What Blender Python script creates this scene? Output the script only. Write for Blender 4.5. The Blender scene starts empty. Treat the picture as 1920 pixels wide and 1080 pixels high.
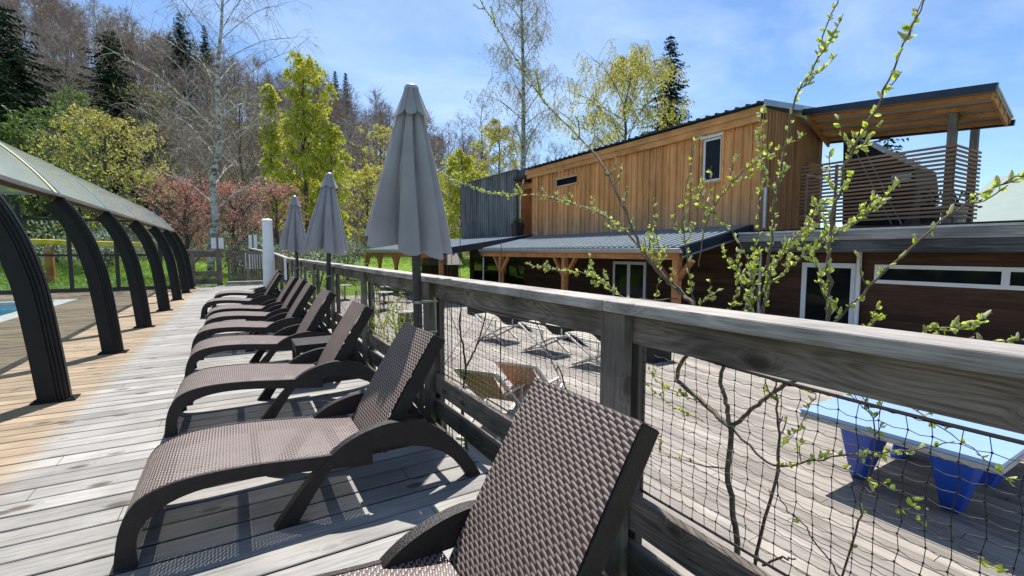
import bpy, math, random
from math import sin, cos, pi, radians, sqrt, atan, atan2
from mathutils import Vector, Matrix, noise as mnoise
import numpy as np
V3 = Vector
S = bpy.context.scene
COL = S.collection
# ------------------------------------------------------------------ camera
FPX, EYE = 870.0, 1.30
PIT = atan(69 / FPX); YAW = atan(516 * cos(PIT) / FPX)
FW = V3((sin(YAW) * cos(PIT), cos(YAW) * cos(PIT), -sin(PIT)))
RT = V3((cos(YAW), -sin(YAW), 0)); UP = RT.cross(FW)
CAM = V3((0, 0, EYE))
cd = bpy.data.cameras.new('camera'); cam = bpy.data.objects.new('camera', cd); COL.objects.link(cam)
cd.sensor_width = 36; cd.lens = 36 * FPX / 1920; cd.clip_start = .02; cd.clip_end = 3000
cam.matrix_world = Matrix.Translation(CAM) @ Matrix((RT, UP, -FW)).transposed().to_4x4()
S.camera = cam
# ------------------------------------------------------------------ sky and sun
SUN = V3((.22, .52, 1)).normalized()
EL = math.asin(SUN.z); AZ = atan2(SUN.x, SUN.y)
W = bpy.data.worlds.new('World'); S.world = W; W.use_nodes = True
wt = W.node_tree; wt.nodes.clear()
def nd(t, typ, ins=None, **pr):
    n = t.nodes.new(typ)
    for k, v in pr.items(): setattr(n, k, v)
    for k, v in (ins or {}).items():
        s = n.inputs[k]
        if isinstance(v, bpy.types.NodeSocket): t.links.new(v, s)
        else: s.default_value = v
    return n
sky = nd(wt, 'ShaderNodeTexSky', sky_type='NISHITA', sun_disc=False, sun_elevation=EL, sun_rotation=AZ, altitude=700, air_density=1.0, dust_density=.3, ozone_density=2.2)
tc = nd(wt, 'ShaderNodeTexCoord')
mp = nd(wt, 'ShaderNodeMapping', {'Vector': tc.outputs['Generated'], 'Scale': (1.2, 2.2, 4.5), 'Rotation': (.2, .3, .5)})
nz = nd(wt, 'ShaderNodeTexNoise', {'Vector': mp.outputs[0], 'Scale': 1.3, 'Detail': 8., 'Roughness': .58, 'Distortion': .5})
rp = nd(wt, 'ShaderNodeValToRGB', {'Fac': nz.outputs['Fac']})
rp.color_ramp.elements[0].position = .40; rp.color_ramp.elements[0].color = (0, 0, 0, 1)
rp.color_ramp.elements[1].position = .80; rp.color_ramp.elements[1].color = (.75, .75, .75, 1)
cl = nd(wt, 'ShaderNodeMix', {0: rp.outputs[0], 6: sky.outputs[0], 7: (6.2, 6.6, 7.2, 1)}, data_type='RGBA')
tn = nd(wt, 'ShaderNodeMix', {0: 1., 6: cl.outputs[2], 7: (.84, .97, 1.1, 1)}, data_type='RGBA', blend_type='MULTIPLY')
bg = nd(wt, 'ShaderNodeBackground', {'Color': tn.outputs[2], 'Strength': .10})
nd(wt, 'ShaderNodeOutputWorld', {'Surface': bg.outputs[0]})
sl = bpy.data.lights.new('sun', 'SUN'); sl.energy = 4.9; sl.angle = radians(.53); sl.color = (1, .955, .89)
so = bpy.data.objects.new('sun', sl); COL.objects.link(so); so.rotation_euler = SUN.to_track_quat('Z', 'Y').to_euler()
so.location = (5, 15, 40)
S.view_settings.view_transform = 'Standard'; S.view_settings.look = 'None'; S.view_settings.exposure = 0.70; S.view_settings.gamma = 1
# ------------------------------------------------------------------ pixel helpers (photo pixels -> points at a real depth)
def ray(u, v): return FW + RT * ((u - 960) / FPX) + UP * ((540 - v) / FPX)
def at_x(u, v, x): d = ray(u, v); return CAM + d * (x / d.x)
def at_y(u, v, y): d = ray(u, v); return CAM + d * (y / d.y)
def at_z(u, v, z): d = ray(u, v); return CAM + d * ((z - EYE) / d.z)
def far(u, dist):
    d = ray(u, 471); h = V3((d.x, d.y)).normalized() * dist; return h.x, h.y
# ------------------------------------------------------------------ mesh collector
class G:
    def __init__(s): s.v = []; s.f = []; s.uv = []; s.m = []
    def add(s, vs, fs, m=0, uv=None):
        o = len(s.v); s.v += [tuple(p) for p in vs]
        for i, f in enumerate(fs):
            s.f.append(tuple(o + k for k in f)); s.m.append(m); s.uv.append(uv[i] if uv else None)
    def box(s, a, b, m=0):
        x0, y0, z0 = a; x1, y1, z1 = b
        s.add([(x0,y0,z0),(x1,y0,z0),(x1,y1,z0),(x0,y1,z0),(x0,y0,z1),(x1,y0,z1),(x1,y1,z1),(x0,y1,z1)],
              [(0,3,2,1),(4,5,6,7),(0,1,5,4),(1,2,6,5),(2,3,7,6),(3,0,4,7)], m)
    def beam(s, p, q, w, h, up=(0, 0, 1), m=0):
        p = V3(p); q = V3(q); d = (q - p).normalized(); u = V3(up); r = d.cross(u)
        if r.length < 1e-4: r = d.cross(V3((1, 0, 0)))
        r.normalize(); u = r.cross(d); r *= w / 2; u *= h / 2
        vs = [c + a * r + b * u for c in (p, q) for a, b in ((-1,-1),(1,-1),(1,1),(-1,1))]
        s.add(vs, [(0,1,2,3),(7,6,5,4),(0,4,5,1),(1,5,6,2),(2,6,7,3),(3,7,4,0)], m)
    def tube(s, pts, rad, n=6, m=0, cap=True):
        pts = [V3(p) for p in pts]
        if not isinstance(rad, (list, tuple)): rad = [rad] * len(pts)
        vs = []; u = None
        for i, p in enumerate(pts):
            d = (pts[min(i+1, len(pts)-1)] - pts[max(i-1, 0)])
            if d.length < 1e-9: d = V3((0,0,1))
            d.normalize()
            if u is None:
                u = d.orthogonal().normalized()
            u = (u - d * u.dot(d))
            if u.length < 1e-6: u = d.orthogonal()
            u.normalize(); w = d.cross(u)
            vs += [p + (u * cos(2*pi*k/n) + w * sin(2*pi*k/n)) * rad[i] for k in range(n)]
        fs = [(i*n+k, i*n+(k+1) % n, (i+1)*n+(k+1) % n, (i+1)*n+k) for i in range(len(pts)-1) for k in range(n)]
        if cap: fs += [tuple(range(n-1, -1, -1)), tuple(range((len(pts)-1)*n, len(pts)*n))]
        s.add(vs, fs, m)
    def strip(s, p, q, w, rnd, m=0, w2=None):
        p = V3(p); q = V3(q); d = q - p; r = d.cross(V3((rnd.uniform(-1,1), rnd.uniform(-1,1), rnd.uniform(-1,1))))
        if r.length < 1e-6: return
        r.normalize(); w2 = w*.4 if w2 is None else w2
        s.add([p - r*w/2, p + r*w/2, q + r*w2/2, q - r*w2/2], [(0,1,2,3)], m)
    def leaf(s, p, d, n, l, w, m=0):
        d = V3(d).normalized(); r = d.cross(V3(n))
        if r.length < 1e-4: r = d.orthogonal()
        r.normalize(); k = d.cross(r) * (w * .25)
        p = V3(p)
        s.add([p, p + d*l*.3 + r*w*.42 + k*.7, p + d*l*.65 + r*w/2 + k, p + d*l*.93 + r*w*.22, p + d*l, p + d*l*.93 - r*w*.22, p + d*l*.65 - r*w/2 + k, p + d*l*.3 - r*w*.42 + k*.7, p + d*l*.55], [(0,1,8),(1,2,8),(2,3,8),(3,4,8),(4,5,8),(5,6,8),(6,7,8),(7,0,8)], m)
    def prism(s, poly, y0, y1, m=0):       # polygon in (x, z) extruded along y
        n = len(poly)
        vs = [(x, y0, z) for x, z in poly] + [(x, y1, z) for x, z in poly]
        s.add(vs, [tuple(range(n)), tuple(range(2*n-1, n-1, -1))] + [(i, i+n, (i+1) % n+n, (i+1) % n) for i in range(n)], m)
    def lathe(s, prof, c=(0,0,0), n=16, m=0, cap=True):
        vs = [(c[0]+r*cos(2*pi*k/n), c[1]+r*sin(2*pi*k/n), c[2]+z) for r, z in prof for k in range(n)]
        fs = [(i*n+k, i*n+(k+1) % n, (i+1)*n+(k+1) % n, (i+1)*n+k) for i in range(len(prof)-1) for k in range(n)]
        if cap: fs += [tuple(range(n-1, -1, -1)), tuple(range((len(prof)-1)*n, len(prof)*n))]
        s.add(vs, fs, m)
    def build(s, name, mats, parent=None, smooth=False, bevel=0, fix=False, auto=None):
        me = bpy.data.meshes.new(name); me.from_pydata(s.v, [], s.f)
        if not isinstance(mats, (list, tuple)): mats = [mats]
        for m in mats: me.materials.append(m)
        if len(mats) > 1: me.polygons.foreach_set('material_index', s.m)
        if any(u is not None for u in s.uv):
            L = me.uv_layers.new(name='UVMap'); k = 0; arr = []
            for f, u in zip(s.f, s.uv):
                arr += [c for q in (u or [(0., 0.)] * len(f)) for c in q]
            L.data.foreach_set('uv', arr)
        if fix:
            import bmesh
            b = bmesh.new(); b.from_mesh(me); bmesh.ops.recalc_face_normals(b, faces=b.faces); b.to_mesh(me); b.free()
        me.update()
        o = bpy.data.objects.new(name, me); COL.objects.link(o)
        if smooth or auto:
            me.polygons.foreach_set('use_smooth', [True]*len(me.polygons))
            if auto: me.set_sharp_from_angle(angle=radians(auto))
        if bevel:
            b = o.modifiers.new('bevel', 'BEVEL'); b.width = bevel; b.segments = 2; b.limit_method = 'ANGLE'; b.angle_limit = radians(50)
        if parent is not None: o.parent = parent
        return o
def tag(o, label=None, cat=None, group=None, kind=None):
    if label: o['label'] = label
    if cat: o['category'] = cat
    if group: o['group'] = group
    if kind: o['kind'] = kind
    return o
def thing(name, label, cat, loc=(0,0,0), rz=0, group=None):
    o = bpy.data.objects.new(name, None); COL.objects.link(o); o.location = loc; o.rotation_euler = (0,0,rz); o.empty_display_size = .2
    return tag(o, label, cat, group)
def dup(root, loc, rz=0, label=None, scale=None):
    def rec(o, par):
        c = o.copy(); COL.objects.link(c); c.parent = par
        for ch in [x for x in o.children]: rec(ch, c)
        return c
    r = rec(root, None); r.location = loc; r.rotation_euler = (0,0,rz)
    if scale: r.scale = (scale,)*3
    if label: r['label'] = label
    return r
# ------------------------------------------------------------------ materials
def mat(name):
    m = bpy.data.materials.new(name); m.use_nodes = True; t = m.node_tree; t.nodes.clear(); return m, t
def out(t, sh): nd(t, 'ShaderNodeOutputMaterial', {'Surface': sh})
def mth(t, op, a, b=None, c=None):
    n = nd(t, 'ShaderNodeMath', {0: a}, operation=op)
    for i, x in ((1, b), (2, c)):
        if x is None: continue
        if isinstance(x, bpy.types.NodeSocket): t.links.new(x, n.inputs[i])
        else: n.inputs[i].default_value = x
    return n.outputs[0]
def ramp(t, fac, cols):
    n = nd(t, 'ShaderNodeValToRGB', {'Fac': fac}); e = n.color_ramp.elements
    while len(e) < len(cols): e.new(.5)
    for k, (p, c) in enumerate(cols): e[k].position = p; e[k].color = (*c, 1) if len(c) == 3 else c
    return n.outputs[0]
def mixc(t, f, a, b, mode='MIX'): return nd(t, 'ShaderNodeMix', {0: f, 6: a, 7: b}, data_type='RGBA', blend_type=mode).outputs[2]
def xyz(t, src='Object'):
    c = nd(t, 'ShaderNodeTexCoord'); s = nd(t, 'ShaderNodeSeparateXYZ', {0: c.outputs[src]}); return c.outputs[src], s.outputs
def comb(t, x, y, z): return nd(t, 'ShaderNodeCombineXYZ', {0: x, 1: y, 2: z}).outputs[0]
def simple(name, col, rough=.5, metal=0., var=.25, vs=6., bump=0., spec=.5, coat=0.):
    m, t = mat(name); co, _ = xyz(t)
    n = nd(t, 'ShaderNodeTexNoise', {'Vector': co, 'Scale': vs, 'Detail': 5.}).outputs['Fac']
    c = ramp(t, n, [(.3, [x*(1-var) for x in col]), (.7, [min(1, x*(1+var)) for x in col])])
    ins = {'Base Color': c, 'Roughness': rough, 'Metallic': metal, 'Specular IOR Level': spec, 'Coat Weight': coat}
    if bump:
        n2 = nd(t, 'ShaderNodeTexNoise', {'Vector': co, 'Scale': vs*12, 'Detail': 3.}).outputs['Fac']
        ins['Normal'] = nd(t, 'ShaderNodeBump', {'Height': n2, 'Strength': bump, 'Distance': .01}).outputs[0]
    out(t, nd(t, 'ShaderNodeBsdfPrincipled', ins).outputs[0]); return m
def wood(name, cols, along='Y', pitch=None, paxis='X', off=0., g=20., stretch=1.0, rough=.75, bump=.35, knots=.0, var=.25, tan=None, blot=.3, kscale=1., fade=None, cath=0.):
    m, t = mat(name); co, s = xyz(t); ax = {'X': s[0], 'Y': s[1], 'Z': s[2]}
    oth = [k for k in 'XYZ' if k != along]
    if pitch:
        fl = mth(t, 'FLOOR', mth(t, 'DIVIDE', mth(t, 'SUBTRACT', ax[paxis], off), pitch))
        r = nd(t, 'ShaderNodeTexWhiteNoise', {'W': fl}, noise_dimensions='1D').outputs[0]
    else:
        ob = nd(t, 'ShaderNodeObjectInfo'); r = ob.outputs['Random']
    sh = mth(t, 'MULTIPLY', r, 53.)
    al = mth(t, 'ADD', mth(t, 'MULTIPLY', ax[along], stretch), sh)
    kd = None
    a, b = ax[oth[0]], ax[oth[1]]
    if knots:
        kv = comb(t, mth(t, 'MULTIPLY', al, 2.2*kscale), mth(t, 'MULTIPLY', a, 7.*kscale), mth(t, 'MULTIPLY', b, 7.*kscale))
        vo = nd(t, 'ShaderNodeTexVoronoi', {'Vector': kv, 'Scale': 1., 'Randomness': 1.}).outputs['Distance']
        kd = nd(t, 'ShaderNodeMapRange', {0: vo, 1: .05, 2: .30, 3: 1., 4: 0.}, interpolation_type='SMOOTHSTEP').outputs[0]
        b = mth(t, 'ADD', b, mth(t, 'MULTIPLY', kd, .05)); a = mth(t, 'ADD', a, mth(t, 'MULTIPLY', kd, .04))
    gv = comb(t, mth(t, 'MULTIPLY', al, .9), mth(t, 'MULTIPLY', mth(t, 'ADD', a, sh), g), mth(t, 'MULTIPLY', b, g))
    n1 = nd(t, 'ShaderNodeTexNoise', {'Vector': gv, 'Scale': 1.6, 'Detail': 6., 'Roughness': .62, 'Distortion': .6}).outputs['Fac']
    n3 = nd(t, 'ShaderNodeTexNoise', {'Vector': gv, 'Scale': 7., 'Detail': 3., 'Roughness': .6}).outputs['Fac']
    n2 = nd(t, 'ShaderNodeTexNoise', {'Vector': comb(t, mth(t, 'MULTIPLY', al, .7), a, b), 'Scale': 2.2, 'Detail': 4.}).outputs['Fac']
    h = mth(t, 'ADD', mth(t, 'MULTIPLY', n1, .65), mth(t, 'MULTIPLY', n3, .35))
    h0 = h
    if cath:
        wv = comb(t, mth(t, 'MULTIPLY', al, .55), mth(t, 'MULTIPLY', a, 5.), mth(t, 'MULTIPLY', b, 5.))
        wn = nd(t, 'ShaderNodeTexNoise', {'Vector': wv, 'Scale': 1.5, 'Detail': 1.5, 'Roughness': .4, 'Distortion': .3}).outputs['Fac']
        ww = mth(t, 'ADD', .5, mth(t, 'MULTIPLY', .5, mth(t, 'SINE', mth(t, 'MULTIPLY', mth(t, 'ADD', wn, mth(t, 'MULTIPLY', kd if kd is not None else .0, .12)), 75.))))
        h = mth(t, 'ADD', mth(t, 'MULTIPLY', h, 1-cath), mth(t, 'MULTIPLY', ww, cath*.75))
    n = len(cols); c = ramp(t, h, [(.30 + .40*k/(n-1), cols[k]) for k in range(n)])
    if tan:
        x0, tcols = tan
        e = nd(t, 'ShaderNodeTexNoise', {'Vector': co, 'Scale': 6., 'Detail': 4.}).outputs['Fac']
        f = nd(t, 'ShaderNodeMapRange', {0: mth(t, 'ADD', s[0], mth(t, 'MULTIPLY', mth(t, 'SUBTRACT', e, .5), .10)), 1: x0-.09, 2: x0+.07, 3: 1., 4: 0.}).outputs[0]
        c = mixc(t, f, c, ramp(t, h, [(.30 + .40*k/(len(tcols)-1), tcols[k]) for k in range(len(tcols))]))
    if fade:                                    # weathering towards a grey foot, a stain of the boards themselves
        z0, z1, fc = fade
        e = mth(t, 'ADD', s[2], mth(t, 'MULTIPLY', mth(t, 'SUBTRACT', n1, .5), 1.2))
        f = nd(t, 'ShaderNodeMapRange', {0: e, 1: z0, 2: z1, 3: .85, 4: 0.}).outputs[0]
        c = mixc(t, f, c, (*fc, 1))
    br = nd(t, 'ShaderNodeMapRange', {0: r, 1: 0., 2: 1., 3: 1-var, 4: 1+var}).outputs[0]
    b2 = nd(t, 'ShaderNodeMapRange', {0: n2, 1: .3, 2: .7, 3: 1-blot, 4: 1+blot*.6}).outputs[0]
    br = mth(t, 'MULTIPLY', br, b2)
    c = mixc(t, 1., c, comb(t, br, br, br), 'MULTIPLY')
    if knots:
        kc = nd(t, 'ShaderNodeMapRange', {0: kd, 1: .45, 2: .95, 3: 0., 4: knots}).outputs[0]
        c = mixc(t, kc, c, (cols[0][0]*.45, cols[0][1]*.38, cols[0][2]*.32, 1))
    bp = nd(t, 'ShaderNodeBump', {'Height': h0, 'Strength': bump, 'Distance': .006}).outputs[0]
    out(t, nd(t, 'ShaderNodeBsdfPrincipled', {'Base Color': c, 'Roughness': rough, 'Normal': bp, 'Specular IOR Level': .3}).outputs[0])
    return m
def leafmat(name, cols, trans=.35, vs=.8, rough=.6, spec=.3):
    m, t = mat(name); co, _ = xyz(t)
    n = nd(t, 'ShaderNodeTexNoise', {'Vector': co, 'Scale': vs, 'Detail': 6., 'Roughness': .7}).outputs['Fac']
    g = nd(t, 'ShaderNodeNewGeometry').outputs['Random Per Island']
    f = mth(t, 'ADD', mth(t, 'MULTIPLY', n, .6), mth(t, 'MULTIPLY', g, .4))
    c = ramp(t, f, [(.25 + .5*k/(len(cols)-1), cols[k]) for k in range(len(cols))])
    d = nd(t, 'ShaderNodeBsdfPrincipled', {'Base Color': c, 'Roughness': rough, 'Specular IOR Level': spec})
    tr = nd(t, 'ShaderNodeBsdfTranslucent', {'Color': c})
    out(t, nd(t, 'ShaderNodeMixShader', {0: trans, 1: d.outputs[0], 2: tr.outputs[0]}).outputs[0]); return m
def glassmat(name, tint=(.9, .95, .95), refl=.1, rough=.02):
    m, t = mat(name)
    fr = nd(t, 'ShaderNodeFresnel', {'IOR': 1.5}).outputs[0]
    f = mth(t, 'ADD', fr, refl, None)
    a = nd(t, 'ShaderNodeBsdfTransparent', {'Color': (*tint, 1)}); b = nd(t, 'ShaderNodeBsdfGlossy', {'Roughness': rough})
    out(t, nd(t, 'ShaderNodeMixShader', {0: f, 1: a.outputs[0], 2: b.outputs[0]}).outputs[0]); return m
def weave(name, pu, pv, holes=True, k=.6, w=.32):
    m, t = mat(name); uv = nd(t, 'ShaderNodeUVMap').outputs[0]; s = nd(t, 'ShaderNodeSeparateXYZ', {0: uv}).outputs
    v = mth(t, 'DIVIDE', s[1], pv); row = mth(t, 'FLOOR', v); fv = mth(t, 'SUBTRACT', v, row)
    ph = mth(t, 'MULTIPLY', mth(t, 'MODULO', row, 2.), .5)
    u = mth(t, 'ADD', mth(t, 'DIVIDE', s[0], pu), ph); fu = mth(t, 'FRACT', u)
    cu = mth(t, 'SUBTRACT', fu, .5)
    d = mth(t, 'ABSOLUTE', mth(t, 'SUBTRACT', mth(t, 'SUBTRACT', fv, .5), mth(t, 'MULTIPLY', cu, k)))
    q = mth(t, 'MINIMUM', mth(t, 'DIVIDE', d, w), 1.)
    h = mth(t, 'POWER', mth(t, 'SUBTRACT', 1., mth(t, 'MULTIPLY', q, q)), .5)
    arch = mth(t, 'SUBTRACT', 1., mth(t, 'MULTIPLY', mth(t, 'MULTIPLY', cu, cu), 2.2))
    h = mth(t, 'MULTIPLY', h, arch)
    e = mth(t, 'ABSOLUTE', cu)
    dk = nd(t, 'ShaderNodeMapRange', {0: mth(t, 'ADD', d, mth(t, 'MULTIPLY', e, .22)), 1: w*.92, 2: w*1.18, 3: 0., 4: .95}).outputs[0]
    co, _ = xyz(t)
    n = nd(t, 'ShaderNodeTexNoise', {'Vector': co, 'Scale': 7., 'Detail': 6.}).outputs['Fac']
    c = ramp(t, n, [(.3, (.205, .146, .123)), (.7, (.27, .20, .173))])
    c = mixc(t, dk, c, (.016, .011, .010, 1))
    bp = nd(t, 'ShaderNodeBump', {'Height': h, 'Strength': .8, 'Distance': .0038}).outputs[0]
    p = nd(t, 'ShaderNodeBsdfPrincipled', {'Base Color': c, 'Roughness': .42 if holes else .5, 'Normal': bp, 'Specular IOR Level': .9 if holes else .4}).outputs[0]
    if holes:                                   # pinholes between the strands let specks of sun through
        hl = mth(t, 'MULTIPLY', mth(t, 'GREATER_THAN', d, w*1.42), mth(t, 'GREATER_THAN', e, .33))
        p = nd(t, 'ShaderNodeMixShader', {0: hl, 1: p, 2: nd(t, 'ShaderNodeBsdfTransparent').outputs[0]}).outputs[0]
    out(t, p); return m

M = {}
GREYW = [(.10,.088,.078), (.23,.21,.195), (.36,.335,.31), (.46,.43,.40)]
M['deck'] = wood('deck wood', [(.15,.14,.128), (.25,.238,.22), (.325,.311,.29), (.385,.37,.347)], 'X', .157, 'Y', 2.8208, 40, 1.6, knots=.85, var=.2, bump=.3, blot=.28, kscale=.75,
                 tan=(-1.16, [(.165,.118,.08), (.265,.198,.133), (.34,.262,.18), (.385,.305,.22)]))
M['terrace'] = wood('terrace wood', [(.125,.107,.09), (.245,.217,.184), (.322,.288,.25), (.378,.342,.302)], 'Y', .145, 'X', 0, 24, .8, knots=.4, var=.2, blot=.35)
M['rail'] = wood('railing wood', [(.07,.054,.043), (.155,.126,.103), (.245,.207,.174), (.325,.282,.243)], 'Y', None, g=60, stretch=1.6, knots=.85, bump=.35, blot=.5, kscale=.8, cath=.13, var=.12)
M['cap'] = wood('railing cap wood', [(.13,.112,.096), (.31,.28,.25), (.46,.425,.39), (.57,.535,.495)], 'Y', None, g=60, stretch=1.8, knots=.4, bump=.8, blot=.35, kscale=.5, var=.1, cath=.08)
M['post'] = wood('post wood', [(.07,.053,.042), (.15,.122,.10), (.235,.198,.167), (.31,.27,.232)], 'Z', None, g=50, stretch=1.8, knots=.7, bump=.5, kscale=.6, var=.2, blot=.4)
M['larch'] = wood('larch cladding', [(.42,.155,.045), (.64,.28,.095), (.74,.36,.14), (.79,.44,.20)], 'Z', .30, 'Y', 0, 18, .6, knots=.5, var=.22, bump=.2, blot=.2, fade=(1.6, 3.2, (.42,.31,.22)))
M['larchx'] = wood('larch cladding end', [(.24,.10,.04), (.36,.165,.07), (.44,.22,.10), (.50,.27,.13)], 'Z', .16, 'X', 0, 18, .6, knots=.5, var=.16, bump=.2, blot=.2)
M['larchb'] = wood('larch boards', [(.40,.15,.045), (.60,.27,.095), (.70,.345,.135), (.76,.42,.19)], 'Y', None, g=18, knots=.4, bump=.2)
M['orange'] = wood('orange timber', [(.28,.10,.035), (.42,.165,.06), (.52,.22,.085), (.58,.28,.12)], 'Y', None, g=18, knots=.4, bump=.2)
M['brown'] = wood('dark stained boards', [(.028,.014,.009), (.06,.028,.016), (.09,.043,.024), (.12,.06,.034)], 'Y', .15, 'Z', 0, 16, .6, knots=.0, bump=.2, blot=.35)
M['greyclad'] = wood('weathered grey cladding', [(.06,.06,.065), (.14,.14,.145), (.22,.22,.225), (.30,.29,.28)], 'Z', .27, 'Y', 0, 16, .5, knots=.2, bump=.3, var=.25, blot=.4)
M['fascia'] = wood('black weathered fascia', [(.015,.015,.017), (.04,.04,.043), (.10,.097,.093), (.24,.225,.205)], 'Y', None, g=16, stretch=.5, bump=.3, blot=.6)
M['fasciatop'] = wood('grey weathered coping', [(.10,.095,.088), (.22,.205,.19), (.33,.31,.285), (.42,.39,.36)], 'Y', None, g=16, stretch=.5, bump=.3, blot=.5)
M['slat'] = wood('screen slat wood', [(.20,.105,.06), (.31,.17,.10), (.39,.23,.145), (.44,.28,.19)], 'Y', .12, 'Z', 0, 20, .6, bump=.2, var=.2)
M['metalroof'] = simple('blue grey sheet metal', (.29,.345,.385), .34, .35, .12, 3.)
M['palesheet'] = simple('pale corrugated sheet', (.62,.63,.62), .4, .2, .08, 3.)
M['palegreen'] = simple('pale green white roofing', (.21,.27,.24), .6, 0, .05, 2.)
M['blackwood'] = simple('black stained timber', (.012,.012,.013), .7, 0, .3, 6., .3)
M['navy'] = simple('navy sheet metal', (.018,.024,.04), .35, .2, .2, 3.)
M['zinc'] = simple('zinc gutter', (.42,.43,.45), .38, .75, .12, 5.)
M['white'] = simple('white frame', (.78,.79,.80), .4, 0, .04, 3.)
M['whitewall'] = simple('white render', (.74,.76,.74), .7, 0, .05, 2.)
M['black'] = simple('black powder coat', (.008,.009,.012), .4, 0, .3, 9., .15, .3)
M['dark'] = simple('dark anthracite', (.022,.024,.027), .45, 0, .3, 7.)
M['pane'] = simple('dark window glass', (.010,.012,.014), .05, 0, .1, 2., 0, .14)
M['glass'] = glassmat('clear glass', refl=0.)
M['lounge'] = simple('brown rattan plastic', (.021,.016,.0145), .42, 0, .25, 14., .5, .32)
M['fabric'] = None
M['steel'] = simple('galvanised steel', (.34,.34,.35), .35, .8, .1, 20.)
M['polecol'] = simple('umbrella pole', (.045,.045,.05), .4, .2, .1, 9.)
M['net'] = simple('black netting', (.012,.012,.013), .7, 0, .1, 9.)
M['blue'] = simple('blue moulded plastic', (.012,.075,.50), .42, 0, .12, 5., .2)
M['tabletop'] = simple('pale blue table top', (.28,.42,.68), .25, 0, .04, 3., 0, .6)
M['tableedge'] = simple('grey table edge', (.42,.41,.39), .6, 0, .1, 9.)
M['sling'] = simple('beige sling cloth', (.44,.395,.32), .8, 0, .08, 12.)
M['slingb'] = simple('tan sling cloth', (.40,.25,.17), .85, 0, .1, 12.)
M['chairframe'] = simple('white painted chair frame', (.5,.485,.455), .5, 0, .06, 9.)
M['yellow'] = simple('yellow plastic', (.72,.50,.03), .4, 0, .1, 3.)
M['paleyellow'] = simple('painted yellow reflection', (.62,.56,.30), .5, 0, .15, 3.)
M['coping'] = simple('pale pool coping', (.62,.62,.58), .6, 0, .08, 6., .2)
M['bark'] = simple('grey brown bark', (.085,.07,.058), .9, 0, .35, 5., .8)
M['willowbark'] = simple('olive willow bark', (.15,.115,.08), .75, 0, .4, 25., .6)
M['twigred'] = simple('reddish young bark', (.115,.066,.055), .6, 0, .3, 25., .3)
M['stemdark'] = simple('dark sapling bark', (.045,.034,.028), .7, 0, .3, 25., .5)
M['twig'] = simple('pale twig', (.30,.25,.19), .85, 0, .3, 1.5)
M['twigb'] = simple('brown twig', (.26,.205,.155), .85, 0, .35, .6)
M['twigr'] = simple('reddish twig', (.29,.205,.16), .85, 0, .35, .6)
M['twigg'] = simple('grey twig', (.36,.32,.285), .85, 0, .3, .6)
M['olivebud'] = leafmat('olive catkins and buds', [(.22,.195,.07), (.36,.32,.12), (.48,.44,.18)], .35)
M['yelleaf'] = leafmat('yellow green leaves', [(.34,.34,.03), (.56,.56,.06), (.70,.70,.12)], .42)
M['willowleaf'] = leafmat('golden willow leaves', [(.38,.34,.05), (.58,.53,.10), (.72,.67,.18)], .4)
M['greenleaf'] = leafmat('fresh green leaves', [(.05,.10,.018), (.11,.19,.03), (.20,.30,.06)], .35)
M['needle'] = leafmat('dark spruce needles', [(.008,.018,.010), (.018,.036,.018), (.035,.058,.028)], .1, .8, .9, .05)
M['pink'] = leafmat('pink blossom', [(.48,.16,.13), (.64,.27,.22), (.74,.42,.34)], .3)
M['palebush'] = leafmat('glossy pale bush leaves', [(.06,.10,.035), (.18,.24,.13), (.50,.55,.45)], .2, 2.5)
M['willnew'] = leafmat('new willow leaf', [(.32,.42,.03), (.52,.62,.08), (.74,.80,.22)], .5, 9.)
M['catkin'] = leafmat('willow catkin', [(.40,.42,.16), (.58,.57,.30), (.70,.68,.46)], .3, 40.)

def fabric():
    m, t = mat('grey umbrella cloth'); co, s = xyz(t)
    n = nd(t, 'ShaderNodeTexNoise', {'Vector': co, 'Scale': 3., 'Detail': 6.}).outputs['Fac']
    w = nd(t, 'ShaderNodeTexNoise', {'Vector': co, 'Scale': 260., 'Detail': 2.}).outputs['Fac']
    c = ramp(t, n, [(.3, (.325,.312,.328)), (.7, (.415,.40,.418))])
    bp = nd(t, 'ShaderNodeBump', {'Height': mth(t, 'ADD', mth(t, 'MULTIPLY', n, 4.), mth(t, 'MULTIPLY', w, .2)), 'Strength': .35, 'Distance': .02}).outputs[0]
    p = nd(t, 'ShaderNodeBsdfPrincipled', {'Base Color': c, 'Roughness': .9, 'Normal': bp, 'Sheen Weight': .2, 'Specular IOR Level': .2})
    tr = nd(t, 'ShaderNodeBsdfTranslucent', {'Color': c})
    out(t, nd(t, 'ShaderNodeMixShader', {0: .22, 1: p.outputs[0], 2: tr.outputs[0]}).outputs[0]); return m
M['fabric'] = fabric()
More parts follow.
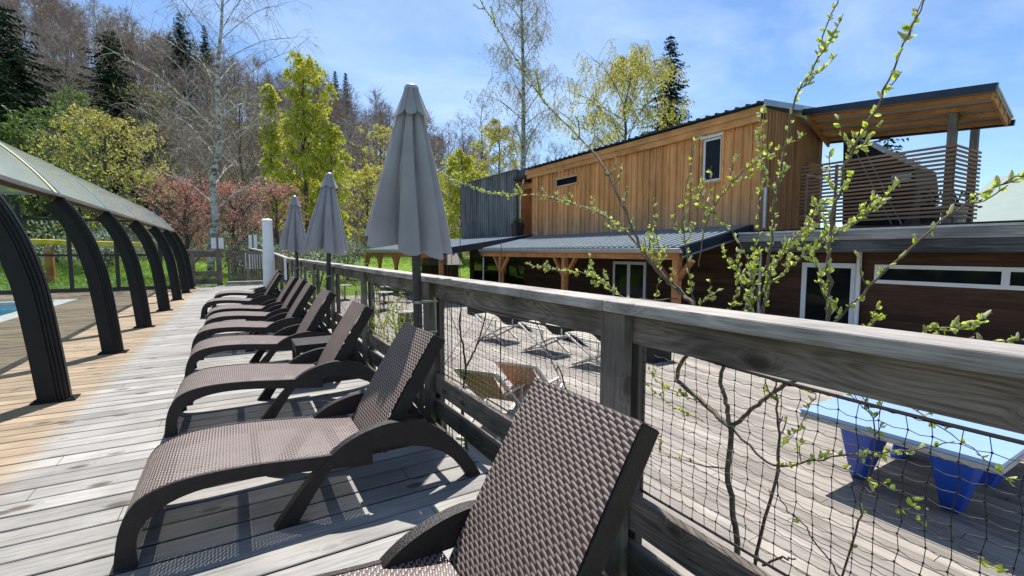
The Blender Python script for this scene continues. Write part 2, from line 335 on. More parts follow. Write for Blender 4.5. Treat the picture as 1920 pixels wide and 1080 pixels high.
def poly():
    m, t = mat('frosted enclosure panel'); co, s = xyz(t)
    n = nd(t, 'ShaderNodeTexNoise', {'Vector': co, 'Scale': .9, 'Detail': 5.}).outputs['Fac']
    c = ramp(t, n, [(.3, (.62,.72,.68)), (.7, (.78,.84,.79))])
    d = nd(t, 'ShaderNodeBsdfDiffuse', {'Color': c}); tl = nd(t, 'ShaderNodeBsdfTranslucent', {'Color': c})
    df = nd(t, 'ShaderNodeMixShader', {0: .3, 1: d.outputs[0], 2: tl.outputs[0]})
    tr = nd(t, 'ShaderNodeBsdfTransparent', {'Color': (.93,.97,.95,1)})
    b = nd(t, 'ShaderNodeMixShader', {0: mth(t, 'ADD', .32, mth(t, 'MULTIPLY', n, .2)), 1: df.outputs[0], 2: tr.outputs[0]})
    gl = nd(t, 'ShaderNodeBsdfGlossy', {'Roughness': .12, 'Color': (.95,1,.97,1)})
    fr = mth(t, 'ADD', nd(t, 'ShaderNodeFresnel', {'IOR': 1.22}).outputs[0], .02)
    out(t, nd(t, 'ShaderNodeMixShader', {0: fr, 1: b.outputs[0], 2: gl.outputs[0]}).outputs[0]); return m
M['poly'] = poly()
def water():
    m, t = mat('pool water'); co, s = xyz(t)
    n = nd(t, 'ShaderNodeTexNoise', {'Vector': co, 'Scale': 2.5, 'Detail': 3.}).outputs['Fac']
    bp = nd(t, 'ShaderNodeBump', {'Height': n, 'Strength': .25, 'Distance': .05}).outputs[0]
    out(t, nd(t, 'ShaderNodeBsdfPrincipled', {'Base Color': (.02,.25,.42,1), 'Roughness': .05, 'Normal': bp}).outputs[0]); return m
M['water'] = water()
def birchbark():
    m, t = mat('white birch bark'); co, s = xyz(t)
    v = comb(t, mth(t, 'MULTIPLY', s[0], 2.), mth(t, 'MULTIPLY', s[1], 2.), mth(t, 'MULTIPLY', s[2], 4.))
    n = nd(t, 'ShaderNodeTexNoise', {'Vector': v, 'Scale': 1.3, 'Detail': 6., 'Roughness': .6}).outputs['Fac']
    c = ramp(t, n, [(.36, (.035,.03,.028)), (.46, (.25,.235,.22)), (.56, (.50,.48,.46))])
    out(t, nd(t, 'ShaderNodeBsdfPrincipled', {'Base Color': c, 'Roughness': .8}).outputs[0]); return m
M['birch'] = birchbark()
def ground():
    m, t = mat('meadow and forest floor'); co, s = xyz(t)
    a = nd(t, 'ShaderNodeTexNoise', {'Vector': co, 'Scale': .12, 'Detail': 8., 'Roughness': .65}).outputs['Fac']
    b = nd(t, 'ShaderNodeTexNoise', {'Vector': co, 'Scale': 2.2, 'Detail': 8., 'Roughness': .75}).outputs['Fac']
    k = mth(t, 'ADD', mth(t, 'MULTIPLY', a, .55), mth(t, 'MULTIPLY', b, .45))
    gr = ramp(t, k, [(.35, (.075,.12,.02)), (.5, (.14,.24,.03)), (.62, (.22,.34,.055))])
    br = ramp(t, k, [(.35, (.05,.042,.028)), (.5, (.10,.082,.052)), (.65, (.15,.13,.075))])
    ln = nd(t, 'ShaderNodeVectorMath', {0: co}, operation='LENGTH').outputs['Value']
    f = nd(t, 'ShaderNodeMapRange', {0: mth(t, 'ADD', ln, mth(t, 'MULTIPLY', a, 40.)), 1: 84., 2: 104., 3: 0., 4: 1.}).outputs[0]
    c = mixc(t, f, gr, br)
    bp = nd(t, 'ShaderNodeBump', {'Height': b, 'Strength': .8, 'Distance': .2}).outputs[0]
    out(t, nd(t, 'ShaderNodeBsdfPrincipled', {'Base Color': c, 'Roughness': .95, 'Normal': bp, 'Specular IOR Level': .1}).outputs[0]); return m
M['ground'] = ground()
M['gravel'] = simple('pale gravel', (.42,.39,.34), .9, 0, .25, 8., .6)
M['gapshade'] = simple('painted gap shade', (.035,.03,.026), .95, 0, .3, 12.)  # dark tone put on board sides and substructure so the gaps look shaded
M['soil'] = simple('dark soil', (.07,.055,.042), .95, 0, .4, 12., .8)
M['shingle'] = simple('grey shingles', (.22,.20,.19), .85, 0, .3, 9., .6)

ZT = -1.14                                       # terrace level
# ------------------------------------------------------------------ terrain
def sm(a, b, x): x = max(0., min(1., (x-a)/(b-a))); return x*x*(3-2*x)
RID = [(-900, 44), (-200, 50), (0, 50), (120, 49), (240, 47), (400, 43), (520, 38), (640, 36), (745, 32), (850, 24), (960, 16), (1100, 10), (1300, 6), (1600, 4), (2600, 3)]
def hill_h(az):
    u = 960 + FPX*math.tan(max(-1.3, min(1.3, az - YAW)))
    u = max(-900, min(2600, u))
    for (a, ha), (b, hb) in zip(RID, RID[1:]):
        if u <= b: return ha + (hb-ha)*(u-a)/(b-a)
    return RID[-1][1]
def T(x, y):
    r = sqrt(x*x+y*y); az = atan2(x, y)
    lo = -1.26 + sm(24, 46, r)*1.9
    up = -.10 + sm(24, 46, r)*.6
    h = up + (lo-up)*sm(1.25, 1.45, x) if y < 22 else up + (lo-up)*sm(.8, 3.5, x)
    if x < 1.3 and y < 22.: h = min(h, -.3)
    k = abs(az-YAW)
    if k < 1.25:
        h += hill_h(az)*sm(62, 172, r)*(1 - .9*sm(185, 330, r))*(1-sm(1.0, 1.25, k))
        h += (mnoise.noise(V3((x*.03, y*.03, 0)))*2.2)*sm(55, 110, r)
    return h
g = G(); NA = 200
rr = [0, .7, 1.5, 3, 5, 8, 11, 14, 17, 20, 23, 26, 30, 34, 38, 42, 46, 52, 58, 64, 70, 76, 82, 88, 94, 100, 107, 114, 122, 130, 138, 146, 154, 162, 170, 178, 190, 210, 240, 280, 330, 420, 700, 1500]
vs = []; fs = []
for r in rr:
    for k in range(NA):
        a = 2*pi*k/NA; x, y = r*sin(a), r*cos(a); vs.append((x, y, T(x, y)))
for i in range(len(rr)-1):
    for k in range(NA): fs.append((i*NA+k, (i+1)*NA+k, (i+1)*NA+(k+1) % NA, i*NA+(k+1) % NA))
g.add(vs, fs); tag(g.build('ground', M['ground'], smooth=True, fix=False), kind='structure')
g = G()
pp = [far(620, 62), far(760, 52), far(900, 47), far(1100, 44), far(1400, 44)]
for (x0, y0), (x1, y1) in zip(pp, pp[1:]):
    n = 10
    for i in range(n):
        q = []
        for a, w in ((i/n, -1.6), (i/n, 1.6), ((i+1)/n, 1.6), ((i+1)/n, -1.6)):
            x, y = x0+(x1-x0)*a, y0+(y1-y0)*a; rr_ = sqrt(x*x+y*y); x += x/rr_*w; y += y/rr_*w; q.append((x, y, T(x, y)+.10))
        g.add(q, [(0,1,2,3)])
tag(g.build('gravel_path', M['gravel']), kind='structure')
# ------------------------------------------------------------------ pool deck (boards run along x)
rnd = random.Random(4)
def board_prism(g, x0, x1, y0, w, z, t=.028, c=.004):
    pr = [(0, -t), (0, -c), (c, 0), (w-c, 0), (w, -c), (w, -t)]
    vs = [(x, y0+a, z+b) for x in (x0, x1) for a, b in pr]; n = 6
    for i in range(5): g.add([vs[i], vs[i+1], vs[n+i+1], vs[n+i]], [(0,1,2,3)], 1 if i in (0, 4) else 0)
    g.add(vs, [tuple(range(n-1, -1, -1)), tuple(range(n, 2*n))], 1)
g = G(); k0 = int((-2.0-2.8208)/.157); k1 = int((21.0-2.8208)/.157)
for k in range(k0, k1):
    y0 = 2.8208 + k*.157 + .006 + rnd.uniform(-.002, .002); z = rnd.uniform(-.0015, .0015)
    cuts = sorted([-9.0, 1.245 + rnd.uniform(-.004, .004)] + [-9 + 4.0*j + (k % 3)*1.35 + rnd.choice((0, .45)) for j in range(1, 3) if True])
    cuts = [c for c in cuts if -9.01 <= c <= 1.26]
    for a, b in zip(cuts, cuts[1:]):
        yc = y0
        if 8.2 < y0 < 17.0 and b < -3.7: continue
        if 8.2 < y0 < 17.0 and a < -3.75: a = -3.75
        if b - a > .03: board_prism(g, a+.0015, b-.0015, yc, .1455, z)
tag(g.build('pool_deck', [M['deck'], M['gapshade']]), kind='structure')
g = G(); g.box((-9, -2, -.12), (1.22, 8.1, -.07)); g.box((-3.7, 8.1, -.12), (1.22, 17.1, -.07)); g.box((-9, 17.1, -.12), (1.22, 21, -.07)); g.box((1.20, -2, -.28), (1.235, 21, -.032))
tag(g.build('deck_substructure', M['gapshade']), kind='structure')
g = G(); g.box((-9, 8.2, -.11), (-4.15, 17.0, -.09)); tag(g.build('pool_water', M['water']), kind='structure')
g = G(); g.box((-4.15, 8.25, -.35), (-3.78, 16.95, .006)); g.box((-9, 16.6, -.35), (-4.15, 16.95, .006)); tag(g.build('pool_coping', M['coping'], bevel=.01), kind='structure')
# ------------------------------------------------------------------ lower terrace (boards run along y)
g = G(); n = int((13.2-2.25)/.145)
for k in range(n):
    x0 = 2.25 + (k + .5 - .5)*.145; x0 = round(x0/.145)*.145 + .003
    pr = [(0, -.028), (0, -.004), (.004, 0), (.132, 0), (.136, -.004), (.136, -.028)]
    for ya, yb in ((-5, 1.3+(k % 4)*.9), (1.305+(k % 4)*.9, 6+(k % 3)*1.1), (6.005+(k % 3)*1.1, 12+(k % 5)*.7), (12.005+(k % 5)*.7, 36)):
        z = ZT + rnd.uniform(-.001, .001)
        vs = [(x0+a, y, z+b) for y in (ya, yb) for a, b in pr]
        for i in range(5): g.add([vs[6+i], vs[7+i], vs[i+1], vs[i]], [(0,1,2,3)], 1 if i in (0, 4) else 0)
tag(g.build('terrace', [M['terrace'], M['gapshade']]), kind='structure')
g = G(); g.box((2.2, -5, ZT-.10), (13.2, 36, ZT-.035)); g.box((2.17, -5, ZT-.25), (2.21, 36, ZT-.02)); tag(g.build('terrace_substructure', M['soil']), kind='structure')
# ------------------------------------------------------------------ railing
R = thing('deck_railing', 'weathered grey timber railing with black netting along the pool deck', 'railing')
XF = 1.45
py = [-.93, 1.484, 3.90, 6.40, 8.85, 11.25, 13.65, 16.0, 18.3]
for k, y in enumerate(py):
    g = G(); g.box((XF, y, -.42), (XF+.05, y+.155, 1.024)); g.build('post', M['post'], R, bevel=.004)
    g = G(); g.box((XF+.098, y+.004, -.42), (XF+.146, y+.15, 1.022)); g.build('post', M['post'], R, bevel=.004)
def long_boards(name, m, x0, x1, z0, z1, cuts, bev=.005):
    for a, b in zip(cuts, cuts[1:]):
        g = G(); g.box((x0, a+.0015, z0), (x1, b-.0015, z1)); g.build(name, m, R, bevel=bev)
long_boards('cap_rail', M['cap'], XF-.018, XF+.155, 1.026, 1.078, [-2.2, 1.61, 3.95, 8.93, 13.7, 18.45], .006)
long_boards('top_board', M['rail'], XF+.052, XF+.095, .889, 1.023, [-2.2, 1.56, 3.98, 6.48, 11.3, 18.45])
long_boards('lower_board', M['rail'], XF+.052, XF+.095, .024, .188, [-2.2, 1.56, 3.98, 6.48, 11.3, 18.45])
long_boards('lower_board', M['rail'], XF+.052, XF+.095, -.19, -.04, [-2.2, 1.56, 3.98, 6.48, 11.3, 18.45])
rn = random.Random(12)
for bi, (ya, yb) in enumerate(zip(py[:6], py[1:7])):
    ya += .15; g = G(); x = XF+.124; sp = .056 if bi < 4 else .075
    nv = int((yb-ya)/sp); zt, zb = .885, .196; nh = int((zt-zb)/(sp*.82))
    if ya < 0: g0 = -1.0
    def zr(y):                                  # the rope the net hangs from sags between the posts
        f = (y-ya)/(yb-ya); return zt + .01 - .055*4*f*(1-f)*.8
    P = {}
    for i in range(nv+1):
        for j in range(nh+1):
            y = ya + (yb-ya)*i/nv; z = zb + (zr(y)-zb)*j/nh
            P[i, j] = V3((x + rn.uniform(-.004, .004), y + (rn.uniform(-.006, .006) if 0 < i < nv else 0), z + rn.uniform(-.005, .005)))
    for i in range(nv+1):
        g.tube([P[i, j] for j in range(nh+1)], .0014, 3, cap=False)
    for j in range(nh+1):
        pts = []
        for i in range(nv):
            pts += [P[i, j], (P[i, j]+P[i+1, j])/2 - V3((0, 0, .006))]
        g.tube(pts+[P[nv, j]], .0014, 3, cap=False)
    if bi < 4:
        for p in P.values(): g.box(p - V3((.0023,)*3), p + V3((.0023,)*3))
    g.build('netting', M['net'], R)
    g = G(); g.tube([(x, ya + (yb-ya)*i/30, zr(ya+(yb-ya)*i/30)) for i in range(31)], .006, 5); g.tube([(x, ya, zb), (x, yb, zb-.004)], .006, 5)
    g.build('rope', M['net'], R)
# far bend of the railing climbing to the gate
R2 = thing('ramp_railing', 'short grey timber handrail climbing behind the white column to the gate', 'railing')
a, b, c = V3((1.52, 18.5, 1.06)), V3((1.35, 21.2, 1.20)), V3((.55, 24.5, 1.42))
for p, q in ((a, b), (b, c)):
    gg = G(); gg.beam(p, q, .15, .05); gg.build('cap_rail', M['cap'], R2)
    gg = G(); gg.beam(p-V3((0,0,.12)), q-V3((0,0,.12)), .04, .13); gg.build('top_board', M['rail'], R2)
    gg = G(); gg.beam(p-V3((0,0,.85)), q-V3((0,0,.85)), .04, .16); gg.build('lower_board', M['rail'], R2)
for p in (a, (a+b)/2, b, (b+c)/2, c):
    gg = G(); gg.box((p.x-.06, p.y-.05, -.9), (p.x+.06, p.y+.05, p.z-.03)); gg.build('post', M['post'], R2)
gg = G()
for k in range(22):
    f = k/21; p = a.lerp(b, f*2) if f < .5 else b.lerp(c, f*2-1); gg.box((p.x-.03, p.y-.02, p.z-.9), (p.x+.03, p.y+.02, p.z-.1))
gg.build('baluster', M['post'], R2)
# ------------------------------------------------------------------ gate and cross fence at the deck end
GA = thing('deck_gate', 'dark timber double gate with vertical pickets at the far end of the deck', 'gate', (0, 0, 0))
Yg = 20.9
for x0, x1 in ((-.33, .27), (.30, .98)):
    gg = G(); gg.box((x0, Yg, 1.18), (x1, Yg+.05, 1.28)); gg.box((x0, Yg, .15), (x1, Yg+.05, .25)); gg.box((x0, Yg, .25), (x0+.09, Yg+.05, 1.18)); gg.box((x1-.09, Yg, .25), (x1, Yg+.05, 1.18))
    gl = gg.build('gate_leaf', M['rail'], GA)
    for k in range(5):
        x = x0 + .09 + (x1-x0-.18)*(k+1)/6
        gg = G(); gg.box((x-.025, Yg+.052, .16), (x+.025, Yg+.075, 1.27)); gg.build('picket', M['rail'], gl)
gg = G(); gg.box((-.36, Yg-.12, .02), (1.0, Yg+.3, .12)); gg.build('threshold', M['cap'], GA)
gg = G(); gg.box((.24, Yg-.03, .75), (.33, Yg-.004, .80)); gg.build('latch', M['steel'], GA)
CF = thing('cross_fence', 'grey timber fence between the glass enclosure and the gate', 'fence')
for x in (-.60, -1.45):
    gg = G(); gg.box((x-.09, Yg-.05, -.3), (x+.09, Yg+.1, 1.34 if x < -1 else 1.40)); gg.build('post', M['post'], CF, bevel=.006)
gg = G(); gg.box((-1.6, Yg-.06, 1.32), (-.69, Yg+.08, 1.37)); gg.build('cap_rail', M['cap'], CF)
for z0, z1 in ((1.08, 1.30), (.38, .55), (.06, .28)):
    gg = G(); gg.box((-1.6, Yg-.02, z0), (-.69, Yg+.03, z1)); gg.build('fence_board', M['rail'], CF)
def signboard(name, label, x, y, w, z0, z1, zp, m='white'):
    t = thing(name, label, 'sign', (x, y, 0))
    gg = G(); gg.box((-w/2, -.10, z0), (w/2, -.075, z1)); gg.build('panel', M[m], t, bevel=.004)
    gg = G(); gg.box((-.03, -.125, zp), (.03, -.103, z1+.05)); gg.build('batten', M['post'], t)
signboard('notice_board', 'blank white notice panel fixed on top of the gate post', -.62, Yg, .40, 1.40, 1.80, 1.3)
p = at_y(474, 455, 25.); signboard('notice_board', 'small white sign on a green post beyond the gate', p.x, 25., .34, 1.35, 2.05, -.2)
t = thing('white_screen', 'white board standing behind the right gate leaf', 'screen', (.75, 22.4, 0)); gg = G(); gg.box((-.55, 0, .55), (.65, .03, 1.22)); gg.build('panel', M['white'], t); gg = G(); gg.box((-.5, .032, -.2), (-.44, .08, 1.2)); gg.box((.52, .032, -.2), (.58, .08, 1.2)); gg.build('leg', M['post'], t)
t = thing('notice_board', 'white upright panel on the railing right of the white column', 'sign', (1.38, 17.2, 0)); gg = G(); gg.box((-.02, -.3, .35), (.01, .3, 1.05)); gg.build('panel', M['white'], t)
t = thing('white_column', 'tapered white plastic column with a rounded cap beside the gate', 'column', (1.0, 19.4, 0))
gg = G(); gg.lathe([(.215, 0), (.21, .1), (.165, 2.36)], n=28); gg.build('shaft', M['white'], t, auto=40)
gg = G(); gg.lathe([(.178, 2.362), (.185, 2.39), (.18, 2.44), (.14, 2.475), (.05, 2.49)], n=28); gg.build('cap', M['white'], t, auto=40)
# ------------------------------------------------------------------ sun loungers
WV = weave('woven rattan sheet', .036, .0165, False); WS = weave('woven rattan seat', .028, .0135)
def smooth_poly(P, n=5, closed=False):
    o = []
    for i in range(len(P)-1):
        p0 = P[max(i-1, 0)]; p1 = P[i]; p2 = P[i+1]; p3 = P[min(i+2, len(P)-1)]
        for k in range(n):
            t = k/n
            o.append(tuple(.5*((2*b)+(c-a)*t+(2*a-5*b+4*c-d)*t*t+(3*b-a-3*c+d)*t**3) for a, b, c, d in zip(p0, p1, p2, p3)))
    return o + [P[-1]]
SEAT = smooth_poly([(-.483, 0), (-.474, .08), (-.462, .15), (-.437, .222), (-.384, .283), (-.28, .32), (-.142, .332), (.055, .325), (.309, .30), (.56, .283)], 4)
SEATB = smooth_poly([(-.405, 0), (-.405, .10), (-.373, .18), (-.284, .243), (-.146, .272), (.053, .268), (.309, .235), (.56, .205)], 4)
ARMO = smooth_poly([(.10, 0), (.193, .125), (.305, .249), (.427, .345), (.58, .398), (.714, .401), (.885, .350), (1.037, .213), (1.14, .07), (1.178, 0)], 4)
ARMI = smooth_poly([(.20, 0), (.285, .135), (.365, .235), (.45, .268), (.56, .285), (.70, .275), (.82, .245), (.92, .20), (1.0, .135), (1.06, .06), (1.095, 0)], 4)
LW = .645
def sheet(g, prof, y0, y1, u0=0, flip=False):
    L = 0; n = len(prof)
    for i in range(n-1):
        a, b = prof[i], prof[i+1]; d = sqrt(sum((p-q)**2 for p, q in zip(a, b)))
        q = [(a[0], y0, a[1]), (b[0], y0, b[1]), (b[0], y1, b[1]), (a[0], y1, a[1])]
        uv = [(0, L), (0, L+d), (y1-y0, L+d), (y1-y0, L)]
        g.add(q, [(0, 1, 2, 3)], 0, [uv]); L += d
def make_lounger():
    r = thing('sun_lounger', 'x', 'sun lounger')
    g = G(); sheet(g, SEAT, .012, LW-.012); s = g.build('seat', WS, r, smooth=True)
    for y0, y1 in ((0, .02), (LW-.02, LW)):
        g = G(); n = len(SEAT); m = len(SEATB)
        # side lip: strip between the top and bottom profile
        def res(P, k):
            D = [0]
            for a, b in zip(P, P[1:]): D.append(D[-1]+sqrt((a[0]-b[0])**2+(a[1]-b[1])**2))
            o = []
            for i in range(k):
                d = D[-1]*i/(k-1)
                for j in range(len(P)-1):
                    if d <= D[j+1]+1e-9: f = (d-D[j])/max(1e-9, D[j+1]-D[j]); o.append((P[j][0]+(P[j+1][0]-P[j][0])*f, P[j][1]+(P[j+1][1]-P[j][1])*f)); break
            return o
        A = res(SEAT, 36); B = res(SEATB, 36)
        vs = [(x, y, z+.003) for y in (y0, y1) for x, z in A] + [(x, y, z) for y in (y0, y1) for x, z in B]; k = 36
        fs = []
        for i in range(k-1):
            fs += [(i, i+1, 2*k+i+1, 2*k+i), (k+i+1, k+i, 3*k+i, 3*k+i+1), (i+1, i, k+i, k+i+1), (2*k+i, 2*k+i+1, 3*k+i+1, 3*k+i)]
        fs += [(k-1, 2*k-1, 4*k-1, 3*k-1), (0, 2*k, 3*k, k)]
        g.add(vs, fs); g.build('side_rail', M['lounge'], r, auto=45, fix=True)
    g = G()
    for x, z, w in ((-.36, .20, .05), (.02, .27, .04), (.40, .235, .05)): g.box((x, .02, z), (x+w, LW-.02, z+.028))
    g.build('cross_rail', M['lounge'], r)
    for y0, y1 in ((-.004, .047), (LW-.047, LW+.004)):
        g = G(); A = ARMO; B = ARMI; k = 37
        A = res(ARMO, k); B = res(ARMI, k)
        vs = [(x, y, z) for y in (y0, y1) for x, z in A] + [(x, y, z) for y in (y0, y1) for x, z in B]; fs = []
        for i in range(k-1):
            fs += [(i, i+1, 2*k+i+1, 2*k+i), (k+i+1, k+i, 3*k+i, 3*k+i+1), (i+1, i, k+i, k+i+1), (2*k+i, 2*k+i+1, 3*k+i+1, 3*k+i)]
        fs += [(k-1, 2*k-1, 4*k-1, 3*k-1), (0, 2*k, 3*k, k)]
        g.add(vs, fs); g.build('arm', M['lounge'], r, auto=45, fix=True)
    # backrest: woven face, thick rim
    P0 = V3((.575, 0, .262)); P1 = V3((.922, 0, .838)); d = (P1-P0); L = d.length; d.normalize(); nb = V3((d.z, 0, -d.x))   # nb points to the back
    b0, b1 = .062, LW-.062
    g = G(); nn = 10; vs = []; 
    for i in range(nn+1):
        p = P0 + d*L*i/nn - nb*(.006*sin(pi*i/nn)) ; vs.append((p.x, p.z))
    sheet(g, vs, b0, b1); bk = g.build('backrest', WV, r, smooth=True)
    g = G()
    def rim(y0, y1, l0, l1, t0, t1):
        c = [P0+d*l+nb*t for l, t in ((l0, t0), (l1, t0), (l1, t1), (l0, t1))]
        vs = [(p.x, y, p.z) for y in (y0, y1) for p in c]
        g.add(vs, [(0,1,2,3),(7,6,5,4),(0,4,5,1),(1,5,6,2),(2,6,7,3),(3,7,4,0)])
    rim(b0-.002, b0+.018, 0, L+.002, .004, .085); rim(b1-.018, b1+.002, 0, L+.002, .004, .085); rim(b0-.001, b1+.001, L-.012, L+.004, .003, .088); rim(b0, b1, -.012, .012, 0, .06)
    g.build('rim', M['lounge'], bk, bevel=.008, fix=True)
    for y in (.12, LW-.15):
        g = G(); g.box((.55, y, .205), (1.02, y+.03, .245)); g.build('base_rail', M['lounge'], r)
        g = G(); g.beam((.80, y+.015, .52), (.98, y+.015, .23), .025, .03); g.build('support_strut', M['lounge'], r)
    g = G(); g.box((1.0, .05, .19), (1.03, LW-.05, .235)); g.build('rear_rail', M['lounge'], r)
    return r
lg = make_lounger(); lg['group'] = 'brown rattan loungers in a row along the railing'
spots = [(0, .81, 'brown rattan sun lounger closest to the camera, twig shadow on its big backrest'),
         (0, 2.35, 'brown rattan sun lounger in front of the nearest umbrella pole, pointed shadow on its backrest'),
         (-.005, 3.93, 'brown rattan sun lounger third from the camera, next to the low side table'),
         (-.02, 5.55, 'brown rattan sun lounger just behind the low side table'),
         (-.06, 6.86, 'brown rattan sun lounger fifth from the camera, short umbrella shadow on its backrest'),
         (-.02, 8.07, 'brown rattan sun lounger sixth from the camera, middle of the far close-packed group'),
         (-.03, 9.12, 'brown rattan sun lounger seventh from the camera, sun on its narrow backrest'),
         (-.175, 10.74, 'brown rattan sun lounger pulled out further from the railing than the others'),
         (-.06, 12.6, 'brown rattan sun lounger farthest from the camera, nearest the white column')]
for i, (x, y, lb) in enumerate(spots):
    o = lg if i == 0 else dup(lg, (0, 0, 0))
    o.location = (x, y, .001); o['label'] = lb; o.rotation_euler = (0, 0, radians((0, .3, -.5, .8, -.7, .4, .9, -1.2, .6)[i]))
t = thing('side_table', 'small square brown rattan side table between two loungers', 'side table', (.64, 4.98, 0))
g = G(); g.box((-.20, -.2, .385), (.21, .2, .41)); g.build('table_top', M['lounge'], t, bevel=.006)
g = G(); g.box((-.195, -.195, .33), (.205, -.175, .385)); g.box((-.195, .175, .33), (.205, .195, .385)); g.box((-.195, -.175, .33), (-.175, .175, .385)); g.box((.185, -.175, .33), (.205, .175, .385)); g.build('apron', M['lounge'], t)
for x in (-.195, .165):
    for y in (-.195, .155):
        g = G(); g.box((x, y, 0), (x+.04, y+.04, .33)); g.build('leg', M['lounge'], t, bevel=.004)
# ------------------------------------------------------------------ umbrellas
def make_umbrella(name, seed, label, loc, lean, H, rz, group):
    rnd = random.Random(seed)
    u = thing(name, label, 'umbrella', loc, rz, group)
    g = G(); g.tube([(0, 0, -.02), (lean[0]*.5, lean[1]*.5, H*.5), (lean[0], lean[1], H-.04)], .037, 14); g.build('pole', M['polecol'], u, auto=40)
    def C(z): f = z/H; return lean[0]*f, lean[1]*f
    NT, NZ = 96, 40; zb, zt = 1.40, H-.05
    ph = [rnd.uniform(-.25, .25) for _ in range(8)]; am = [rnd.uniform(.7, 1.3) for _ in range(8)]
    vs = []
    for j in range(NZ+1):
        f = j/NZ                      # 0 bottom .. 1 top
        for k in range(NT):
            th = 2*pi*k/NT; s8 = th*8/(2*pi); i8 = int(s8) % 8; fr = s8-int(s8)
            R = .05 + .295*(1-f)**.95
            fold = abs(sin(pi*(fr+.10*sin(3*f+ph[i8]*6))))**.42
            r = R*(.40 + .63*fold*(.78+.22*am[i8])) + .012*sin(5*th+4*f+seed)*(1-f)
            z = zb + (zt-zb)*f
            if f < .25: z -= (1-f/.25)**1.3*(.085*fold*am[i8] - .03)
            if f < .5: z += (1-f/.5)*(-.085*(cos(th+rz)*.86-sin(th+rz)*.51) - .06*(-cos(th+rz)*.51-sin(th+rz)*.86))
            cx, cy = C(z); w = .06*(1-f)
            vs.append((cx - w*.9 + r*cos(th), cy + w*.4 + r*sin(th), z))
    fs = [(j*NT+k, j*NT+(k+1) % NT, (j+1)*NT+(k+1) % NT, (j+1)*NT+k) for j in range(NZ) for k in range(NT)]
    g = G(); g.add(vs, fs); cn = g.build('canopy', M['fabric'], u, smooth=True)
    vs = []; n2 = 8
    for j in range(n2+1):             # wind vent flap at the top
        f = j/n2
        for k in range(NT):
            th = 2*pi*k/NT; s8 = th*8/(2*pi); fr = s8-int(s8); i8 = int(s8) % 8
            fold = abs(sin(pi*fr))**.6
            r = (.052 + .088*(1-f)**1.1)*(.80+.28*fold*am[i8]**.5)
            z = H - .035 - .20*(1-f) - (.05*(fold-.5)*am[i8])*(1-f)
            cx, cy = C(z); vs.append((cx+r*cos(th), cy+r*sin(th), z))
    fs = [(j*NT+k, j*NT+(k+1) % NT, (j+1)*NT+(k+1) % NT, (j+1)*NT+k) for j in range(n2) for k in range(NT)]
    g = G(); g.add(vs, fs); g.build('vent', M['fabric'], cn, smooth=True)
    cx, cy = C(H); g = G(); g.lathe([(.056, -.038), (.056, -.022), (.045, -.006), (.015, .004), (.003, .006)], (cx, cy, H), 20); g.build('top_cap', M['zinc'], u, auto=40)
    g = G()
    for k in range(8):
        th = 2*pi*(k+.5)/8; cx, cy = C(1.45); g.tube([(cx+.05*cos(th), cy+.05*sin(th), 1.95), (cx-.04+.16*cos(th), cy+.02+.16*sin(th), 1.36)], .009, 5)
    g.build('rib', M['dark'], u)
    cx, cy = C(1.62); g = G(); g.lathe([(.05, -.04), (.055, 0), (.05, .06)], (cx, cy, 1.62), 16); g.build('hub', M['dark'], u)
    for z in (.62, .88):
        g = G(); cx, cy = C(z); g.tube([(cx-.085, cy-.02, z), (cx+.05, cy+.01, z)], .005, 6); g.box((cx-.10, cy-.034, z-.008), (cx-.07, cy-.004, z+.008)); g.lathe([(.042, -.010), (.042, .010)], (cx, cy, z), 16); g.box((cx+.03, cy-.008, z-.008), (.148, cy+.008, z+.008))
        g.build('clamp', M['steel'], u)
    g = G(); g.box((.140, -.018, .60), (.149, .018, .91)); g.build('bracket', M['steel'], u)
    return u
UG = 'closed grey umbrellas clamped to the railing'
make_umbrella('umbrella', 3, 'large closed grey umbrella clamped to the railing nearest the camera', (1.30, 3.74, 0), (-.08, -.14, 0), 2.59, 0., UG)
make_umbrella('umbrella', 8, 'closed grey umbrella in the middle of the three along the railing', (1.29, 8.35, 0), (-.01, -.10, 0), 2.60, 1.1, UG)
make_umbrella('umbrella', 5, 'smallest looking closed grey umbrella, farthest along the railing', (1.29, 12.75, 0), (-.02, -.05, 0), 2.66, .1, UG)
